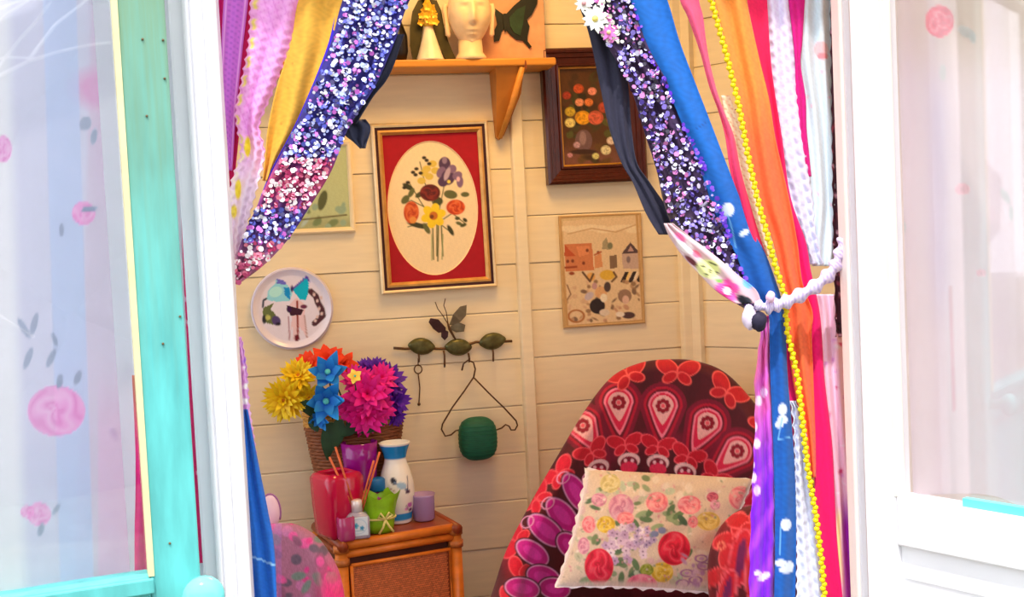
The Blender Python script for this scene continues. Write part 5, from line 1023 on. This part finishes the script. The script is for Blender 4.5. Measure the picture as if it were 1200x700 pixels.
strip('curtain_strip', 'thin twisted coral pink strip beside the blue one', [(-50, 785, 812), (0, 797, 819), (20, 806, 824), (60, 820, 829), (100, 831, 838), (130, 842, 848), (160, 850, 860), (200, 856, 868), (250, 868, 882), (300, 884, 898), (345, 898, 912)], Yc-.016, grad((250, 90, 130), (236, 30, 90), 100, 250), amp=.004, folds=1)
def f_cro(p, U, Yy):
    p.c[:] = lin((250, 226, 190)); p.mix(np.clip(np.sin(p.y*.8)*np.sin(p.x*.8+p.y*.1), 0, 1)*.8, (226, 120, 60)); return p.c
strip('curtain_strip', 'cream and orange crochet strip left of the yellow beads', [(112, 845, 856), (140, 850, 864), (180, 861, 876), (220, 872, 887), (260, 884, 896), (300, 896, 904)], Yc-.010, f_cro, amp=.002)
strip('curtain_strip', 'wide orange strip right of the yellow beads', [(-50, 822, 870), (0, 837, 875), (66, 854, 889), (115, 866, 901), (164, 876, 909), (230, 888, 924), (283, 906, 934), (331, 917, 940), (366, 921, 952), (391, 923, 951), (443, 929, 953), (500, 940, 955), (560, 949, 956)], Yc-.009, grad((240, 150, 60), (250, 110, 60), 60, 200, .12), amp=.006, folds=1.5)
strip('curtain_strip', 'crimson pink strip running full height right of the orange one', [(-50, 858, 896), (0, 868, 899), (66, 882, 903), (108, 896, 908), (160, 904, 916), (230, 912, 926), (283, 925, 944), (317, 934, 950), (371, 944, 961), (443, 948, 966), (520, 953, 975), (597, 956, 979), (648, 961, 982), (760, 968, 994)], Yc+.001, grad((236, 10, 80), (240, 0, 110), 100, 300), amp=.003, folds=1)
def f_wlace(p, U, Yy):
    p.c[:] = lin((236, 226, 250)); x, y = p.x, p.y; p.mix(np.clip(np.sin(x*.9+2*np.sin(y*.3))*np.sin(y*.7), 0, 1)*.35, (206, 150, 226)); p.mix(smoothstep(100, 300, y)*.3, (200, 240, 255)); return p.c
strip('curtain_strip', 'white lilac lace strip next to the crimson one on the right', [(-50, 890, 920), (0, 896, 927), (66, 901, 934), (131, 903, 940), (181, 908, 945), (230, 920, 953), (270, 930, 957), (310, 944, 966)], Yc+.006, f_wlace, amp=.004, scallop=2, sc_n=26)
strip('curtain_strip', 'thin magenta strip between two white lace strips', [(-50, 920, 946), (0, 924, 943), (50, 930, 940), (75, 932, 938), (115, 933, 944), (150, 936, 945), (180, 941, 948), (207, 944, 951)], Yc+.004, plain((216, 0, 130)), amp=.001)
strip('curtain_strip', 'rightmost wide white net strip with faint pink flowers', [(-50, 942, 975), (0, 940, 974), (66, 938, 975), (131, 944, 977), (200, 948, 979), (240, 950, 980), (283, 948, 978), (312, 952, 975)], Yc+.012, lambda p, U, Yy: (p.c.__setitem__(slice(None), lin((226, 240, 250))), p.ell(962, 58, 8, 10, (250, 200, 206)), p.ell(964, 66, 6, 4, (240, 150, 160)), p.blotch(14, (940, 60, 980, 300), 3, [(250, 206, 226)], .6), p.noise(.05), p.c)[-1], amp=.005)
strip('curtain_strip', 'narrow dark plum sequinned strip against the right post', [(-50, 970, 984), (0, 972, 985), (150, 974, 987), (290, 976, 990), (330, 977, 991), (395, 979, 992)], Yc+.006, dots((70, 26, 46), [(20, 8, 16), (160, 70, 90), (120, 30, 50), (214, 160, 180)], 150, 3, (966, 0, 994, 400), 6), amp=.002, scallop=1.5, sc_n=20)
# beads
by = [(-50, 818), (0, 833), (60, 850), (120, 865), (180, 876), (231, 887), (283, 901), (317, 910), (341, 918), (366, 921), (391, 923), (443, 935), (500, 941), (546, 946), (597, 955), (659, 963), (700, 966), (760, 972)]
bd = empty('bead_garland', P(833, 0, Yc-.03), 'string of small yellow beads between crochet and orange strips', 'garland'); m = MB(); yb = -50
while yb < 760:
    xb = np.interp(yb, [b[0] for b in by], [b[1] for b in by]); q = P(xb+(1 if int(yb/5) % 2 else -1)*.9, yb, Yc-.030); k = mpp(q); m.tube([q+np.array([0, 0, 3.0*k]), q+np.array([0, 0, 1.5*k]), q-np.array([0, 0, 1.5*k]), q-np.array([0, 0, 3.0*k])], [1.2*k, 3.3*k, 3.3*k, 1.2*k], 7); yb += 5
tag(m.build('beads', mat('yellow_bead', (250, 226, 0), .3, .1, 40), bd), kind='stuff')
# below the tie
def f_purp(p, U, Yy):
    p.c[:] = lin((240, 110, 190)); p.mix(smoothstep(450, 560, p.y), (140, 30, 220)); p.mix(np.clip(np.sin(p.y*.11+p.x*.2), 0, 1)*.4, (220, 90, 240)); random.seed(2)
    for a in ((884, 500), (889, 470), (883, 560), (887, 520), (895, 460), (887, 575), (880, 545)): p.ell(*a, 4, 6, (255, 220, 255))
    p.ell(895, 676, 8, 4, (255, 240, 255), -30); p.ell(888, 672, 4, 3, (250, 226, 255)); return p.c
strip('curtain_strip', 'gathered pink to purple strip left of the blue one below the tie', [(370, 888, 902), (396, 890, 903), (443, 884, 905), (494, 884, 907), (571, 881, 908), (648, 878, 908), (760, 876, 908)], Yc-.012, f_purp, amp=.007, folds=2, scallop=1.5, sc_n=10)
strip('curtain_strip', 'magenta strip between the blue strip and the beads', [(372, 918, 924), (420, 920, 929), (450, 922, 934), (500, 926, 938), (540, 928, 940)], Yc-.008, plain((226, 10, 110)), amp=.001)
strip('curtain_strip', 'lilac white lace strip hanging below the tie by the beads', [(470, 924, 934), (494, 928, 944), (546, 930, 948), (597, 931, 957), (650, 932, 962), (760, 932, 968)], Yc-.013, f_wlace, amp=.004, scallop=2.5, sc_n=20)
def f_net(p, U, Yy):
    p.c[:] = lin((250, 206, 232)); p.mix(smoothstep(570, 620, p.y)*smoothstep(.3, .5, U), (190, 40, 210)); p.mix(np.exp(-((p.x-983)/3)**2)*smoothstep(590, 610, p.y)*(1-smoothstep(680, 690, p.y)), (250, 240, 160)); random.seed(5); p.blotch(30, (960, 360, 1000, 620), 4, [(250, 230, 246), (230, 160, 220), (220, 60, 130)], .5); return p.c
strip('curtain_strip', 'pale pink and purple net strip by the right post below the tie', [(345, 955, 982), (371, 960, 984), (443, 964, 990), (546, 972, 996), (597, 975, 999), (650, 980, 1000), (760, 986, 1008)], Yc+.010, f_net, amp=.005)
# tie back
tb = empty('curtain_tieback', P(985, 300, Yc-.05), 'white and lilac lace tieback gathering the right curtain', 'tieback')
tl = [(990, 280), (984, 300), (975, 318), (955, 336), (930, 350), (912, 357), (898, 360), (884, 357)]; tc = catmull(np.array(tl, float), 70); V = []; C2 = []
nn = 12
for i, (a, b) in enumerate(tc):
    rr = (7.5+2.2*math.sin(i*.9))*(1 if i < 60 else .8)
    nx_ = tc[min(i+1, 69)]-tc[max(i-1, 0)]; nx_ = nx_/np.linalg.norm(nx_); pxn = np.array([-nx_[1], nx_[0]])
    for j in range(nn):
        t = 2*PI*j/nn; o = pxn*rr*math.cos(t); q = P(a+o[0], b+o[1], Yc-.05-.012*math.sin(t)); V.append(q); C2.append(lin((240, 226, 248)) if (i*3+j*2) % 7 < 4 else lin((190, 170, 226)))
m = MB(); m.add(V, [[i*nn+j, i*nn+(j+1) % nn, (i+1)*nn+(j+1) % nn, (i+1)*nn+j] for i in range(69) for j in range(nn)], np.array(C2)); m.build('lace_band', VC(.9), tb)
def blob(name, px, py, rx, ry, Yd, m, parent, rz=.012):
    c = P(px, py, Yd); k = mpp(c); V = []; nn = 16
    for i in range(11):
        ph = PI*i/10
        for j in range(nn): t = 2*PI*j/nn; w_ = 1+.12*math.sin(3*t+i); V.append((c[0]+rx*k*w_*math.sin(ph)*math.cos(t), c[1]+rz*math.sin(ph)*math.sin(t), c[2]+ry*k*w_*math.cos(ph)))
    b = MB(); b.add(V, [[i*nn+j, i*nn+(j+1) % nn, (i+1)*nn+(j+1) % nn, (i+1)*nn+j] for i in range(10) for j in range(nn)]); return b.build(name, m, parent)
blob('knot_loop', 878, 372, 8, 14, Yc-.05, mat('lilac_lace_knot', (232, 216, 240), .9, .1, 60, .3), tb); blob('dark_knot', 889, 377, 10, 11, Yc-.058, mat('navy_knot', (36, 28, 56), .7, .2, 40), tb); blob('button', 903, 348, 5.5, 6.5, Yc-.066, mat('pink_pearl_button', (246, 200, 226), .3, .05, 30, 0), tb, .006)
# curtain rod above the frame
rz_ = P(600, -48, Yc)[2]
rod = empty('curtain_rod', (xl1, Yc, rz_), 'wooden rod carrying the curtain strips above the doorway', 'curtain rod'); tube('pole', [(xl1-.02, Yc+.01, rz_), (xr0+.02, Yc+.01, rz_)], .011, M_pine, rod)

# ================================================================== GARDEN behind the viewer (seen only in the panes)
def garden():
    m = mat('evergreen_hedge', (96, 74, 96), .9, .4, 4, .5); nx, nz = 90, 16; X, Z = np.meshgrid(np.linspace(-14, 6, nx), np.linspace(0, 3.1, nz))
    Yg = -9+.35*np.sin(X*2.1+Z*3)+.25*np.sin(X*5.3-Z*4); Z = Z+.25*np.sin(X*1.3)*(Z > 2.6)+.15*np.sin(X*6.1)*(Z > 2.6)
    h = grid('garden_hedge', np.stack([X, Yg, Z], -1), m); hb = h.modifiers.new('t', 'SOLIDIFY'); hb.thickness = .8; tag(h, 'tall dusky garden hedge reflected in the door panes', 'hedge')
    tr = empty('bare_tree', (-0.75, -5.4, 0), 'bare pale branched tree reflected in the turquoise door pane', 'tree'); mt = mat('pale_bark', (214, 206, 206), .8, .2, 20, .4); b = MB(); random.seed(21)
    def br(p0, d, L, r, lv):
        pts = [p0]; q = p0.copy()
        for i in range(4): d = (d+np.array([random.gauss(0, .18), random.gauss(0, .18), random.gauss(.03, .12)])); d /= np.linalg.norm(d); q = q+d*L/4; pts.append(q)
        b.tube(pts, [r, r*.9, r*.8, r*.7, r*.6], 6)
        if lv > 0:
            for i in range(3): dd = d+np.array([random.gauss(0, .7), random.gauss(0, .7), random.gauss(.1, .4)]); br(pts[random.choice([2, 3, 4])], dd/np.linalg.norm(dd), L*.72, r*.6, lv-1)
    br(np.array([-.75, -5.4, 0.]), np.array([0, 0, 1.]), 1.9, .07, 5); b.build('branches', mt, tr)
garden()
